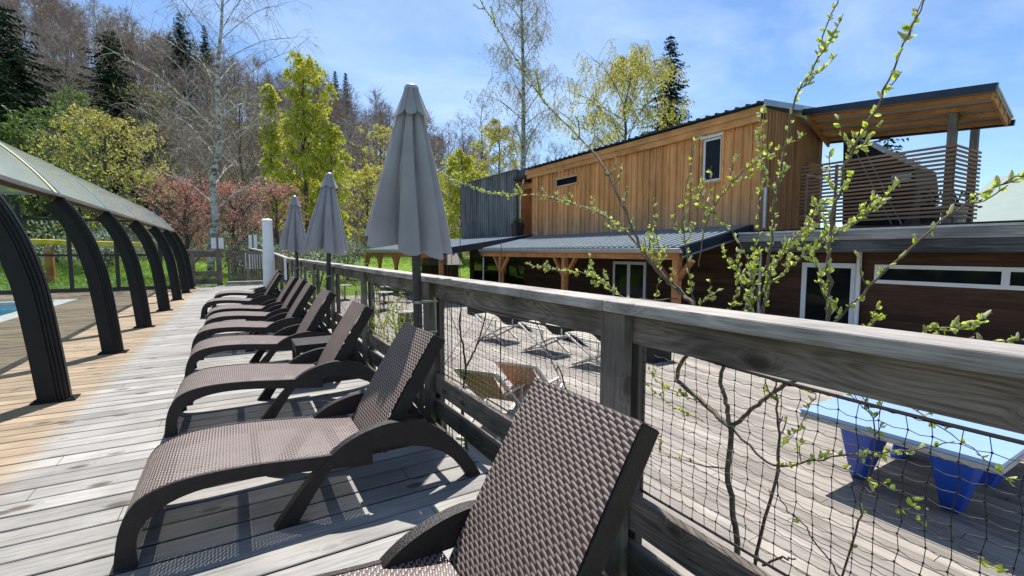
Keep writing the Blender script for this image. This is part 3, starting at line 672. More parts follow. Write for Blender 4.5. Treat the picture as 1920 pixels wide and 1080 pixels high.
# ------------------------------------------------------------------ pool enclosure
E = thing('pool_enclosure', 'telescopic glazed pool enclosure with black curved arches', 'pool enclosure')
XC = -4.95
def prof(z0, z1, n, dx=0., a=1.985, b=2.9):
    o = []
    for k in range(n+1):
        z = z0 + (z1-z0)*k/n; o.append((-1.27 - a*(1-sqrt(max(0, 1-(min(z, b)/b)**2)))-dx, z))
    return o
ZP = 1.955
ays = [3.2, 5.39, 7.6, 9.94, 12.54, 15.1, 17.5, 19.35]
ays = [.9] + ays
AP0 = smooth_poly([(-1.318, 0), (-1.348, .358), (-1.407, .925), (-1.469, 1.24), (-1.548, 1.51), (-1.663, 1.769), (-1.792, 1.957)], 6)
AP = [AP0[int(round(k*(len(AP0)-1)/14))] for k in range(15)]
for i, y in enumerate(ays):
    for sgn in (1, -1):
        g = G(); A = AP
        def offs(d):
            o = []
            for k, (x, z) in enumerate(A):
                q = A[min(k+1, 14)]; p = A[max(k-1, 0)]; tx, tz = q[0]-p[0], q[1]-p[1]; l = sqrt(tx*tx+tz*tz); dd = d*.198
                o.append((x - tz/l*dd, z + (tx/l*dd if k else 0)))
            return o
        B = offs(1.)
        def band(A, B, y0, y1):
            n = len(A); vs = [(x, y, z) for y in (y0, y1) for x, z in A] + [(x, y, z) for y in (y0, y1) for x, z in B]; fs = []
            for k in range(n-1):
                fs += [(k, k+1, 2*n+k+1, 2*n+k), (n+k+1, n+k, 3*n+k, 3*n+k+1), (k+1, k, n+k, n+k+1), (2*n+k, 2*n+k+1, 3*n+k+1, 3*n+k)]
            fs += [(n-1, 2*n-1, 4*n-1, 3*n-1), (0, 2*n, 3*n, n)]
            if sgn < 0: vs = [(2*XC-x, y, z) for x, y, z in vs]
            g.add(vs, fs)
        band(A, B, y, y+.11)
        # raised ribs of the extrusion on both faces
        for d0, d1 in ((.10, .16), (.24, .28), (.36, .42)):
            band(offs(d0), offs(d1), y-.014, y); 
        band(offs(-.05), offs(.04), y+.03, y+.08)
        ar = g.build('arch', M['black'], E, auto=35, fix=True)
        g = G(); x = -1.413 if sgn > 0 else 2*XC+1.413; g.box((x-.145, y-.03, .002), (x+.145, y+.14, .016)); g.box((x-.13, y+.0, .016), (x-.11, y+.03, .03)); g.box((x+.11, y, .016), (x+.13, y+.03, .03)); g.build('foot_plate', M['black'], ar)
RP = prof(ZP, 2.898, 16)
RP = RP + [(-4.0, 3.0), (-4.95, 3.03)]
RP = RP + [(2*XC-x, z) for x, z in RP[-2::-1]]
y_end = 19.46
for a, b in zip(ays, ays[1:]):
    g = G()
    for (x0, z0), (x1, z1) in zip(RP, RP[1:]):
        g.add([(x0, a+.02, z0), (x1, a+.02, z1), (x1, b+.06, z1), (x0, b+.06, z0)], [(0, 3, 2, 1)])
    o = g.build('roof_panel', M['poly'], E, smooth=True)
for y in ays:
    g = G()
    for (x0, z0), (x1, z1) in zip(RP, RP[1:]): g.beam((x0, y+.05, z0-.02), (x1, y+.05, z1-.02), .05, .045, (0, 1, 0))
    g.build('roof_rib', M['zinc'], E)
g = G(); y = ays[3] - .16
for (x0, z0), (x1, z1) in zip(RP[:14], RP[1:15]):
    n = V3((-(z1-z0), 0, x1-x0)).normalized()*-.012; g.beam((x0+n.x, y, z0+n.z), (x1+n.x, y, z1+n.z), .09, .006, n)
g.build('yellow_reflection', M['paleyellow'], E)  # faint yellow reflection in the panels, built as a coloured strip
for s in (1, -1):
    g = G(); x = RP[0][0] if s > 0 else 2*XC-RP[0][0]
    g.beam((x, ays[0], ZP+.005), (x, y_end, ZP+.005), .05, .03); g.build('eave_rail', M['zinc'], E)
    g = G(); xx = x-.06*s; g.beam((xx, ays[0], ZP-.01), (xx, y_end, ZP-.01), .04, .06); g.build('inner_rail', M['brown'], E)
# end wall
g = G()
for x in (-2.22, -3.35, -4.475, -5.55, -6.6, -7.6): g.box((x-.05, y_end-.03, .05), (x+.05, y_end+.03, 2.75))
g.box((-8.5, y_end-.028, .01), (-1.35, y_end+.04, .14)); g.box((-8.5, y_end-.028, 1.14), (-1.4, y_end+.028, 1.21)); g.box((-8.0, y_end-.028, 2.24), (-1.95, y_end+.028, 2.31))
g.build('end_frame', M['dark'], E)
g = G(); pts = [(-1.5, .1)] + [(x-.2, z) for x, z in prof(.1, ZP, 6)] + [(x-.05, z-.06) for x, z in RP[1:]]
pts = [p for p in pts if p[0] >= XC]; pts = pts + [(2*XC-x, z) for x, z in pts[::-1]]
g.add([(x, y_end, z) for x, z in pts], [tuple(range(len(pts)))]); g.build('end_glass', M['glass'], E)
# long yellow play structure on posts behind the glass
t = thing('play_structure', 'long yellow trough on brown posts seen through the glass end wall', 'play structure', (-6.6, 26, 0))
g = G(); 
sec = [(-.28, .16), (-.2, .0), (0, -.05), (.2, 0), (.28, .16)]
pth = [(-3.0, 1.55), (-1.5, 1.62), (0, 1.6), (1.5, 1.55), (3, 1.52)]
vs = [(x, a, z+b) for x, z in pth for a, b in sec]
g.add(vs, [(i*5+k, i*5+k+1, (i+1)*5+k+1, (i+1)*5+k) for i in range(4) for k in range(4)]); o = g.build('trough', M['yellow'], t); md = o.modifiers.new('thickness', 'SOLIDIFY'); md.thickness = .04
for x in (-2.6, 0, 2.6):
    g = G(); g.box((x-.12, -.12, -.6), (x+.12, .12, 1.5)); g.build('post', M['orange'], t)
# ------------------------------------------------------------------ main timber building
B = thing('timber_building', 'two storey timber building with larch upper floor, dark ground floor and roofed balcony', 'building')
def part(name, m, fn, parent=B, **k):
    g = G(); fn(g); return g.build(name, M[m] if isinstance(m, str) else m, parent, **k)
XW = 13.0
# upper floor: front wall with window holes (closed behind by recesses), battens
YA, YB, ZB, ZTOP = 7.957, 20.0, 1.90, 4.98
w1 = (16.33, 18.01, 4.30, 4.66); w2 = (9.28, 9.97, 3.50, 4.86)
def wallholes(g, X, y0, y1, z0, z1, holes, th=.12):
    ys = sorted({y0, y1, *[h[0] for h in holes], *[h[1] for h in holes]}); zs = sorted({z0, z1, *[h[2] for h in holes], *[h[3] for h in holes]})
    for a, b in zip(ys, ys[1:]):
        for c, d in zip(zs, zs[1:]):
            if any(h[0] <= a and b <= h[1] and h[2] <= c and d <= h[3] for h in holes): continue
            g.box((X, a, c), (X+th, b, d))
part('upper_wall', 'larch', lambda g: wallholes(g, XW, YA, YB, ZB, ZTOP, [w1, w2]))
def batt(g):
    y = YA + .02; i = 0
    while y < YB - .05:
        for z0, z1 in ((ZB, ZTOP),):
            segs = [(z0, z1)]
            for h in (w1, w2):
                if h[0]-.07 < y+.025 < h[1]+.07: segs = [(z0, h[2]-.06), (h[3]+.06, z1)]
            for a, b in segs: g.box((XW-.048, y, a), (XW-.001, y+.05, b))
        y += .30; i += 1
part('batten', 'larch', batt)
def win(h, sill=True, div=None, fr=.07, X=XW, name='window', depth=.06, mat_='white'):
    y0, y1, z0, z1 = h
    g = G(); x0, x1 = X+depth-.02, X+depth+.05
    g.box((x0, y0, z0), (x1, y1, z0+fr)); g.box((x0, y0, z1-fr), (x1, y1, z1)); g.box((x0, y0, z0+fr), (x1, y0+fr, z1-fr)); g.box((x0, y1-fr, z0+fr), (x1, y1, z1-fr))
    for d in (div or []): g.box((x0, d-fr*.7, z0+fr), (x1, d+fr*.7, z1-fr))
    f = g.build(name, M[mat_], B)
    g = G(); g.box((x0+.025, y0+fr*.8, z0+fr*.8), (x1-.005, y1-fr*.8, z1-fr*.8)); g.build('pane', M['pane'], f)
    return f
f1 = win(w1, fr=.035); f2 = win(w2, fr=.075)
g = G(); g.box((XW-.045, w2[0]-.06, w2[3]-.0), (XW+.05, w2[1]+.06, w2[3]+.10)); g.build('shutter_box', M['white'], f2)
def trimw(g):
    for h in (w1, w2):
        g.box((XW-.05, h[0]-.06, h[2]-.06), (XW-.003, h[1]+.06, h[2]-.002)); g.box((XW-.04, h[0]-.055, h[2]), (XW-.003, h[0]-.002, h[3])); g.box((XW-.04, h[1]+.002, h[2]), (XW-.003, h[1]+.055, h[3]))
    g.box((XW-.04, w1[0]-.055, w1[3]+.002), (XW-.003, w1[1]+.055, w1[3]+.055))
part('window_trim', 'larchb', trimw)
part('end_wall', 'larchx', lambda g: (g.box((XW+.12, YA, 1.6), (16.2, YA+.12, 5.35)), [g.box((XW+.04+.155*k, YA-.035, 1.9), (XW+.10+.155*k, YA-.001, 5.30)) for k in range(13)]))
part('back_wall', 'larchb', lambda g: (g.box((16.08, YA+.12, 1.6), (16.2, YB, 5.5)), g.box((XW+.12, YB-.12, 1.6), (16.08, YB, 5.4))))
# roof with fascia boards
part('roof_fascia', 'larchb', lambda g: (g.box((XW-.16, YA+.02, 4.96), (XW-.11, YB+.25, 5.16)), g.box((XW-.22, YA-.06, 5.163), (XW-.162, YB+.3, 5.36)), g.box((XW-.11, YA+.03, 4.99), (XW-.002, YB+.2, 5.03))))
def roofu(g):
    g.add([(XW-.34, YA-.16, 5.40), (16.5, YA-.16, 5.72), (16.5, YB+.35, 5.72), (XW-.34, YB+.35, 5.40), (XW-.34, YA-.16, 5.43), (16.5, YA-.16, 5.75), (16.5, YB+.35, 5.75), (XW-.34, YB+.35, 5.43)], [(0,3,2,1),(4,5,6,7),(0,1,5,4),(1,2,6,5),(2,3,7,6),(3,0,4,7)])
    y = YA
    while y < YB+.3:
        g.beam((XW-.36, y, 5.445), (16.5, y, 5.765), .06, .05); y += .33
part('roof', 'navy', roofu)
part('roof_edge', 'metalroof', lambda g: g.beam((XW-.35, YA-.19, 5.39), (15.3, YA-.19, 5.57), .02, .16))
# downpipe on the corner
part('downpipe', 'zinc', lambda g: (g.tube([(XW-.07, 7.80, 3.1), (XW-.07, 7.80, 1.95)], .045, 10), g.tube([(12.55, 7.62, 1.25), (12.55, 7.62, ZT)], .045, 10)))
# recess with planter and dark annex on the far side
part('recess_wall', 'orange', lambda g: (g.box((14.2, 20.0, 2.0), (14.3, 21.45, 5.2)), g.box((13.02, 21.36, 2.0), (14.2, 21.42, 5.0)), g.box((13.2, 20.1, 4.55), (13.3, 21.35, 4.8))))
part('recess_floor', 'greyclad', lambda g: g.box((11.9, 20.0, 1.92), (14.2, 21.4, 1.99)))
part('recess_roof', 'dark', lambda g: g.box((12.75, 20.36, 5.02), (14.6, 21.46, 5.14)))
part('gutter_pipe', 'zinc', lambda g: g.tube([(12.85, 20.55, 5.0), (12.85, 20.6, 4.8), (13.0, 21.1, 4.25), (13.0, 21.15, 2.0)], .05, 8))
A_ = thing('grey_annex', 'grey weathered board annex with slanted top left of the larch wall', 'building')
part('wall', 'greyclad', lambda g: (g.add([(13, 21.43, 2.0), (13, 28.6, 2.0), (13, 28.6, 5.70), (13, 21.43, 5.60), (17, 21.43, 2.0), (17, 28.6, 2.0), (17, 28.6, 5.9), (17, 21.43, 5.8)], [(0,1,2,3),(7,6,5,4),(0,3,7,4),(1,5,6,2),(0,4,5,1),(3,2,6,7)]),), A_)
part('batten', 'greyclad', lambda g: [g.box((12.955, 21.45+.27*k, 2.0), (12.999, 21.51+.27*k, 5.60+.0139*.27*k-.01)) for k in range(27)], A_)
part('corner_board', 'fascia', lambda g: g.box((12.93, 21.38, 2.0), (12.998, 21.448, 5.6)), A_)
part('coping', 'zinc', lambda g: g.beam((12.97, 21.36, 5.63), (12.97, 28.65, 5.73), .16, .04), A_)
t = thing('planter', 'dark square planter with a small green shrub in the wall recess', 'planter', (12.6, 20.75, 1.99))
g = G(); g.add([(-.2,-.2,0),(.2,-.2,0),(.2,.2,0),(-.2,.2,0),(-.27,-.27,.75),(.27,-.27,.75),(.27,.27,.75),(-.27,.27,.75)], [(0,3,2,1),(0,1,5,4),(1,2,6,5),(2,3,7,6),(3,0,4,7),(4,5,6,7)]); g.build('pot', M['dark'], t)
g = G(); rn = random.Random(2)
for k in range(120):
    d = V3((rn.gauss(0,1), rn.gauss(0,1), abs(rn.gauss(0,1)))).normalized(); g.leaf(V3((0,0,.76))+d*rn.uniform(0, .28), d, (rn.random(), rn.random(), 1), .10, .05)
g.build('foliage', M['greenleaf'], t)
# ground floor
d1 = (5.453, 6.73, ZT+.02, 1.0); wr = (-2.6, 5.09, .545, .985); sd = (12.25, 13.99, ZT+.02, .90)
part('ground_wall', 'brown', lambda g: wallholes(g, XW+.02, -5, 20.6, ZT-.1, 1.9, [d1, wr, sd]))
win(d1, fr=.12, X=XW, name='door', depth=.0); win(wr, fr=.085, X=XW, depth=.0, div=[2.9+.0, .3]); win(sd, fr=.11, X=XW, name='sliding_door', div=[13.12], depth=.0)
part('glazing_frame', 'brown', lambda g: ([g.box((XW, y, ZT), (XW+.1, y+w_, 1.6)) for y, w_ in ((20.62, .12), (22.9, .35), (25.3, .3), (26.9, .5))], g.box((XW+.002, 20.62, 1.2), (XW+.09, 27.3, 1.9)), g.box((XW+.002, 20.62, ZT), (XW+.09, 27.3, ZT+.25))))
g = G(); g.box((XW+.04, 20.7, ZT+.25), (XW+.05, 27.2, 1.2)); g.build('glazing', M['glass'], B)
part('inside_wall', 'dark', lambda g: (g.box((17.5, 14, ZT), (17.6, 27, 1.8)), g.box((XW+.15, 18.4, ZT), (17.5, 18.5, 1.8)), g.box((XW+.15, 27.3, ZT), (17.5, 27.4, 1.8))))
part('flat_roof', 'fascia', lambda g: g.box((12.06, -5, 1.60), (19.5, 7.95, 1.80)))
part('fascia_board', 'fascia', lambda g: (g.box((12.0, -5, 1.28), (12.05, 7.9, 1.55)), g.box((12.05, -5, 1.40), (XW, 7.9, 1.46))))
part('roof_coping', 'fasciatop', lambda g: (g.box((11.96, -5, 1.555), (12.04, 7.92, 1.76)), ))
part('roof_trim', 'zinc', lambda g: g.box((11.94, -5, 1.764), (12.25, 7.94, 1.81)))
part('wall_pipe', 'white', lambda g: g.tube([(12.9, 5.38, 1.28), (12.9, 5.38, ZT)], .055, 10))
# balcony: slatted screen, posts, roof
def slats(g):
    for k in range(17):
        z = 2.14 + k*.105
        g.box((15.0, 4.40, z), (15.03, 7.93, z+.058))
part('slat_screen', 'slat', slats)
part('slat_screen', 'slat', lambda g: [g.beam((15.02, 4.38, 2.165+k*.105), (16.75, 4.38, 2.165+k*.105), .03, .05) for k in range(17)])
part('balcony_post', 'post', lambda g: g.box((15.06, 4.42, 1.8), (15.22, 4.58, 5.0)))
part('balcony_post', 'post', lambda g: g.box((16.55, 4.42, 1.8), (16.7, 4.57, 5.0)))
part('balcony_post', 'slat', lambda g: (g.box((15.06, 6.9, 1.8), (15.1, 7.7, 2.0)), g.box((15.04, 6.95, 2.0), (15.09, 7.02, 3.8))))
c0 = at_x(1508, 210, 14.6); c1 = at_x(1866, 163, 14.3); c2 = at_y(1897, 226, c1.y-.02); c2 = V3((17.6, c1.y, 5.3)); 
c3 = V3((17.9, 7.95, 5.95))
c2 = at_x(1897, 226, 15.95); c3 = V3((16.4, 7.95, 4.85))
def broof(g):
    n = 16
    up = V3((0, 0, .05))
    g.add([c0, c1, c2, c3, c0+up, c1+up, c2+up, c3+up], [(0,3,2,1),(4,5,6,7),(0,1,5,4),(1,2,6,5),(2,3,7,6),(3,0,4,7)])
    for k in range(n):
        a = k/(n-1); p = c0.lerp(c1, a); q = c3.lerp(c2, a); g.beam(p+up*1.4, q+up*1.4, .06, .05)
part('balcony_roof', 'palesheet', broof)
part('roof_gutter', 'navy', lambda g: (g.beam(c0+V3((-.06,0,-.02)), c1+V3((-.06,-.05,-.02)), .08, .17), g.beam(c3+V3((.05,0,-.05)), c2+V3((.05,-.04,-.05)), .06, .14)))
for k in range(4):
    a = .14 + .78*k/3; p = c0.lerp(c3, a); q = c1.lerp(c2, a); g = G(); g.beam(p-V3((0,0,.07)), q-V3((0,0,.07)), .06, .11); g.build('rafter', M['orange'], B)

part('barge_board', 'larchb', lambda g: g.beam(c1.lerp(c2, .1)+V3((0,.06,-.10)), c1.lerp(c2, .93)+V3((0,.06,-.10)), .05, .17))
part('wall_plate', 'larchb', lambda g: g.beam(c0.lerp(c1, .02)+V3((.05,0,-.16)), c3.lerp(c2, .02)+V3((0,0,-.16)), .06, .16))
part('brace', 'post', lambda g: g.beam((15.14, 4.5, 4.35), (15.6, 4.5, 4.72), .07, .1))
part('end_lintel', 'larchb', lambda g: g.box((15.35, YA-.07, 3.72), (16.15, YA-.04, 4.05)))
part('balcony_door', 'white', lambda g: (g.box((15.25, YA-.06, 2.0), (16.2, YA-.037, 2.08)), g.box((15.25, YA-.06, 2.08), (15.33, YA-.037, 3.6)), g.box((16.12, YA-.06, 2.08), (16.2, YA-.037, 3.6)), g.box((15.25, YA-.06, 3.6), (16.2, YA-.037, 3.68))))
t = thing('balcony_shelter', 'dark shelter with a sloping top and silver tubes behind the balcony slats', 'shelter', (16.0, 6.6, 1.81))
pf = [at_x(u, v, 16.) for u, v in ((1578, 423), (1580, 257), (1598, 256), (1655, 286), (1713, 314), (1718, 350), (1711, 388), (1690, 423))]
vs = [(x, p.y-6.6, p.z-1.81) for x in (0, 1.6) for p in pf]; n = len(pf)
g = G(); g.add(vs, [tuple(range(n)), tuple(range(2*n-1, n-1, -1))] + [(i, (i+1) % n, n+(i+1) % n, n+i) for i in range(n)]); g.build('cover', M['blackwood'], t, bevel=.05, fix=True)
for (ua, va), (ub, vb) in (((1592, 258), (1672, 421)), ((1612, 262), (1690, 421))):
    p, q = at_x(ua, va, 15.93), at_x(ub, vb, 15.93); g = G(); o_ = V3((16, 6.6, 1.81)); g.tube([p-o_, q-o_], .02, 8); g.build('tube', M['steel'], t)
p, q = at_x(1598, 253, 15.97), at_x(1660, 286, 15.97); g = G(); o_ = V3((16, 6.6, 1.81)); g.beam(p-o_, q-o_, .06, .05); g.build('edge_strip', M['zinc'], t)
g = G(); p = at_x(1690, 330, 15.9)-o_; g.box((p.x-.03, p.y-.22, p.z-.13), (p.x, p.y+.22, p.z+.06)); g.build('pale_panel', M['white'], t)
for i, (y, lb) in enumerate(((5.0, 'left dark potted plant in the balcony corner'), (4.65, 'right grey potted plant in the balcony corner'))):
    t = thing('potted_plant', lb, 'plant', (15.7+.6*i, y, 1.81), 0, 'potted plants on the balcony')
    g = G(); g.lathe([(.16, 0), (.23, .62), (.21, .63)], n=14); g.build('pot', M['dark' if i == 0 else 'zinc'], t)
    g = G(); rn = random.Random(i)
    for k in range(90):
        d = V3((rn.gauss(0,1), rn.gauss(0,1), abs(rn.gauss(0,1.3)))).normalized(); g.leaf(V3((0,0,.62))+d*rn.uniform(0, .42), d, (rn.random(), rn.random(), 1), .12, .06)
    g.build('foliage', M['needle'], t)
# verandas
def lean_to(y0, y1, xe, ze, zw, name, nm_lab):
    def sheetf(g):
        g.add([(xe, y0, ze), (XW-.04, y0, zw), (XW-.04, y1, zw), (xe, y1, ze), (xe, y0, ze+.012), (XW-.04, y0, zw+.012), (XW-.04, y1, zw+.012), (xe, y1, ze+.012)], [(0,3,2,1),(4,5,6,7),(0,1,5,4),(1,2,6,5),(2,3,7,6),(3,0,4,7)])
        y = y0+.06
        while y < y1: g.beam((xe-.02, y, ze+.03), (XW-.05, y, zw+.03), .075, .05); y += .25
    return sheetf
Bv = B
part('veranda_roof', 'metalroof', lean_to(8.2, 19.75, 10.0, 1.40, 2.03, '', ''))
part('rake_fascia', 'navy', lambda g: (g.beam((9.97, 8.16, 1.28), (12.98, 8.16, 1.93), .05, .30), ))
part('rake_trim', 'zinc', lambda g: g.beam((9.95, 8.12, 1.15), (12.9, 8.12, 1.79), .02, .05))
def gutter(g, x, y0, y1, z):
    sec = [(-.065, .05), (-.06, -.01), (-.03, -.055), (.03, -.055), (.06, -.01), (.06, .06)]
    vs = [(x+a, y, z+b) for y in (y0, y1) for a, b in sec]; n = 6
    g.add(vs, [(i, i+1, n+i+1, n+i) for i in range(5)]); g.tube([(x-.068, y0, z+.055), (x-.068, y1, z+.055)], .012, 6)
part('veranda_gutter', 'zinc', lambda g: (gutter(g, 9.92, 8.15, 19.8, 1.31), g.tube([(9.92, 19.6, 1.25), (9.95, 19.65, 1.15), (10.1, 19.75, 1.0), (10.1, 19.8, ZT)], .04, 8)))
part('veranda_beam', 'orange', lambda g: (g.box((10.02, 8.3, 1.07), (10.18, 19.7, 1.26)),))
part('veranda_purlin', 'greyclad', lambda g: (g.box((10.0, 8.25, 1.262), (10.16, 19.7, 1.36)),))
def vposts(g, X, ys, zb):
    for y in ys:
        g.box((X, y-.09, ZT), (X+.18, y+.09, zb))
def vbr(par, X, ys, zb):
    for y in ys:
        for s in (-1, 1): g = G(); g.beam((X+.09, y+s*.08, zb-.62), (X+.09, y+s*.62, zb+.02), .12, .11); g.build('post_brace', M['orange'], par)
for y in (8.42, 13.35, 18.0): part('veranda_post', 'orange', lambda g, y=y: vposts(g, 10.0, [y], 1.068))
vbr(B, 10.0, (8.55, 13.35, 18.0), 1.05)
# farther veranda, a roof of its own reaching further out
PV = thing('pavilion', 'open timber pavilion with blue metal roof beyond the glazed veranda', 'pavilion')
part('roof', 'metalroof', lean_to(19.95, 35.0, 8.0, 1.36, 2.10, '', ''), PV)
part('rake_fascia', 'navy', lambda g: (g.beam((7.95, 19.9, 1.24), (12.98, 19.9, 2.0), .05, .30), ), PV)
part('gutter', 'zinc', lambda g: (gutter(g, 7.92, 19.9, 35.1, 1.27), g.tube([(7.95, 34.9, 1.2), (8.1, 34.9, 1.0), (8.2, 34.9, .9), (8.2, 34.9, ZT)], .05, 8)), PV)
part('beam', 'orange', lambda g: (g.box((8.05, 20.0, .98), (8.22, 35, 1.2)), g.box((12.7, 27, 1.5), (12.85, 35, 1.75))), PV)
for y in (20.2, 23.4, 27.3, 31.0, 34.6): part('post', 'orange', lambda g, y=y: vposts(g, 8.04, [y], .98), PV)
for y in (31.0, 34.6): part('post', 'orange', lambda g, y=y: vposts(g, 12.7, [y], 1.5), PV)
vbr(PV, 8.04, (23.4, 27.3, 31.0, 34.3), .98)
def lamp(x, y, z, lb):
    t = thing('globe_lamp', lb, 'lamp', (x, y, z), 0, 'white globe lamps under the eaves')
    g = G(); g.lathe([(.02, .16), (.025, .09), (.06, .075), (.02, .07)], n=12); g.build('holder', M['dark'], t)
    g = G(); n = 8; g.lathe([(.105*sin(pi*k/n)+.002, -.035-.105*cos(pi*k/n)) for k in range(n+1)], n=16); g.build('globe', M['white'], t, smooth=True)
lamp(9.2, 21.3, 1.22, 'white globe lamp under the dark rake of the pavilion roof'); lamp(10.25, 20.0, 1.18, 'white globe lamp at the left end of the veranda gutter'); lamp(8.3, 32.8, .98, 'white globe lamp at the far end of the pavilion')
# shingle hut beyond
t = thing('shingle_hut', 'small brown hut with a grey shingle roof beyond the pavilion', 'hut', (12.6, 31.5, -1.2), pi/2)
g = G(); g.box((-1.0, -1, 0), (1.2, 1, 1.55)); g.build('wall', M['brown'], t)
g = G(); g.prism([(-1.25, 1.55), (1.3, 1.55), (.55, 2.5), (0, 2.5)], -1.2, 1.2); g.build('roof', M['shingle'], t, fix=True)
# white building behind on the right
t = thing('white_building', 'white building with a pale sloping roof behind the balcony on the far right', 'building', (34, 3, 0))
g = G(); g.box((-4, -14, -1), (8, 6.0, 1.95)); g.build('wall', M['whitewall'], t)
g = G(); g.prism([(-4.4, 1.96), (8.4, 1.96), (8.4, 2.1), (4.0, 5.6), (-4.4, 2.1)], -14.3, 6.3); g.build('roof', M['palegreen'], t, fix=True)
# ------------------------------------------------------------------ table tennis table
t = thing('ping_pong_table', 'pale blue outdoor ping pong table on tapered blue legs', 'table', (5.12, 1.075, ZT))
g = G(); g.box((0, 0, .725), (2.74, 1.525, .765)); g.build('table_top', M['tabletop'], t, bevel=.004)
g = G(); g.box((-.004, -.004, .675), (2.744, 1.529, .722)); g.build('table_edge', M['tableedge'], t, bevel=.004)
for xt, xb in ((.28, .62), (2.0, 1.56)):
    for yt, yb_ in ((.33, .43), (1.03, 1.19)):
        g = G(); a, b, c, d = .20, .165, .09, .07
        g.add([(xb-c, yb_-d, 0), (xb+c, yb_-d, 0), (xb+c, yb_+d, 0), (xb-c, yb_+d, 0), (xt-a, yt-b, .673), (xt+a, yt-b, .673), (xt+a, yt+b, .673), (xt-a, yt+b, .673)], [(0,3,2,1),(4,5,6,7),(0,1,5,4),(1,2,6,5),(2,3,7,6),(3,0,4,7)])
        g.build('leg', M['blue'], t, bevel=.03)
# ------------------------------------------------------------------ sling chairs on the terrace
def sling_chair(back='sling', shade=True, hb=.93):
    t = thing('sling_chair', 'x', 'deck chair')
    for y in (-.29, .29):
        g = G(); g.beam((-.55, y, 0), (.55+(.93-hb)*.6, y, hb), .034, .055, (0,1,0)); g.build('long_frame', M['chairframe'], t)
        g = G(); g.beam((.52, y*.9, 0), (-.50, y*.9, .46), .034, .055, (0,1,0)); g.build('cross_frame', M['chairframe'], t)
        g = G(); g.beam((-.25, y*1.05, .60), (.35, y*1.05, .62), .05, .022); g.beam((-.2, y*1.05, .35), (-.2, y*1.05, .6), .02, .03); g.build('arm', M['chairframe'], t)
    for x, z in ((-.50, .46), (.55+(.93-hb)*.6, hb), (-.55, .02), (.52, .02)):
        g = G(); g.beam((x, -.30, z), (x, .30, z), .03, .03); g.build('cross_bar', M['chairframe'], t)
    pr = smooth_poly([(-.50, .475), (-.3, .43), (-.02, .42), (.2, .56-(.93-hb)*.25), (.42, .77-(.93-hb)*.6), (.56+(.93-hb)*.6, hb+.02)], 4)
    g = G()
    for (a, b), (c, d) in zip(pr, pr[1:]): g.add([(a, -.25, b), (c, -.25, d), (c, .25, d), (a, .25, b)], [(0,1,2,3)])
    o = g.build('sling', M[back], t, smooth=True); md = o.modifiers.new('thickness', 'SOLIDIFY'); md.thickness = .006
    if not shade: return t
    g = G(); pr = [(.57, .955), (.62, 1.02), (.52, 1.07), (.40, 1.08)]
    for (a, b), (c, d) in zip(pr, pr[1:]): g.add([(a, -.30, b), (c, -.30, d), (c, .30, d), (a, .30, b)], [(0,1,2,3)])
    o = g.build('sunshade', M[back], t); md = o.modifiers.new('thickness', 'SOLIDIFY'); md.thickness = .012
    return t
s1 = sling_chair('sling', False, .66); s1['group'] = 'folding sling chairs on the terrace'
SP = [((6.1, 11.0), 1.75, 'pale sling chair at the left of the back row on the terrace'), ((6.35, 9.1), 1.7, 'pale sling chair in the middle of the back row on the terrace'), ((6.5, 7.35), 1.75, 'pale sling chair half hidden behind the nearest railing post')]
for i, (p, a, lb) in enumerate(SP):
    o = s1 if i == 0 else dup(s1, (0,0,0)); o.location = (p[0], p[1], ZT); o.rotation_euler = (0, 0, a); o['label'] = lb
s2 = sling_chair('slingb', False); s2['group'] = 'folding sling chairs on the terrace'
for i, (p, a, lb) in enumerate((((2.97, 5.47), -2.55, 'brown backed sling chair on the left of the front pair'), ((3.62, 5.52), -2.6, 'brown backed sling chair on the right of the front pair'))):
    o = s2 if i == 0 else dup(s2, (0,0,0)); o.location = (p[0], p[1], ZT); o.rotation_euler = (0, 0, a); o['label'] = lb
t = thing('added_dark_box', 'long low black box added for the dark area behind the sling chairs', 'planter', (7.7, 7.0, ZT))  # made-up box, added to darken the terrace behind the chairs
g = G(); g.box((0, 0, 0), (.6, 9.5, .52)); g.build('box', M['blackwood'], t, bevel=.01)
g = G(); g.box((.05, .05, .522), (.55, 9.45, .54)); g.build('soil', M['soil'], t)  # dark top of the added box, made up along with it
# bistro sets under the pavilion
def bistro_table():
    t = thing('bistro_table', 'x', 'table', (0,0,0), 0, 'bistro tables under the pavilion')
    g = G(); g.lathe([(.38, .72), (.385, .735), (.38, .75)], n=24); g.build('table_top', M['cap'], t, auto=40)
    g = G(); g.lathe([(.25, 0), (.25, .02), (.03, .04), (.03, .72)], n=12); g.build('pedestal', M['dark'], t)
    return t
def bistro_chair():
    t = thing('bistro_chair', 'x', 'chair', (0,0,0), 0, 'black bistro chairs under the pavilion')
    g = G(); g.box((-.21, -.21, .43), (.21, .21, .46)); g.build('seat', M['dark'], t, bevel=.01)
    g = G(); pts = [(-.2, .22, .46), (-.2, .26, .8), (-.1, .27, .9), (.1, .27, .9), (.2, .26, .8), (.2, .22, .46)]; g.tube(pts, .014, 6)
    for x in (-.1, 0, .1): g.beam((x, .225, .46), (x, .27, .89), .02, .012)
    g.build('backrest', M['dark'], t)
    for x in (-.19, .19):
        for y in (-.19, .19): g = G(); g.tube([(x, y, .43), (x*1.12, y*1.12, 0)], .013, 6); g.build('leg', M['dark'], t)
    return t
bt = bistro_table(); bc = bistro_chair()
tabs = [(4.6, 24.3, 'round bistro table farthest left, seen past the bare shrub'), (6.2, 22.2, 'round bistro table between the nearest pavilion posts'), (7.3, 26.2, 'round bistro table deep under the pavilion'), (5.2, 19.3, 'round bistro table nearest the barrel')]
k = 0
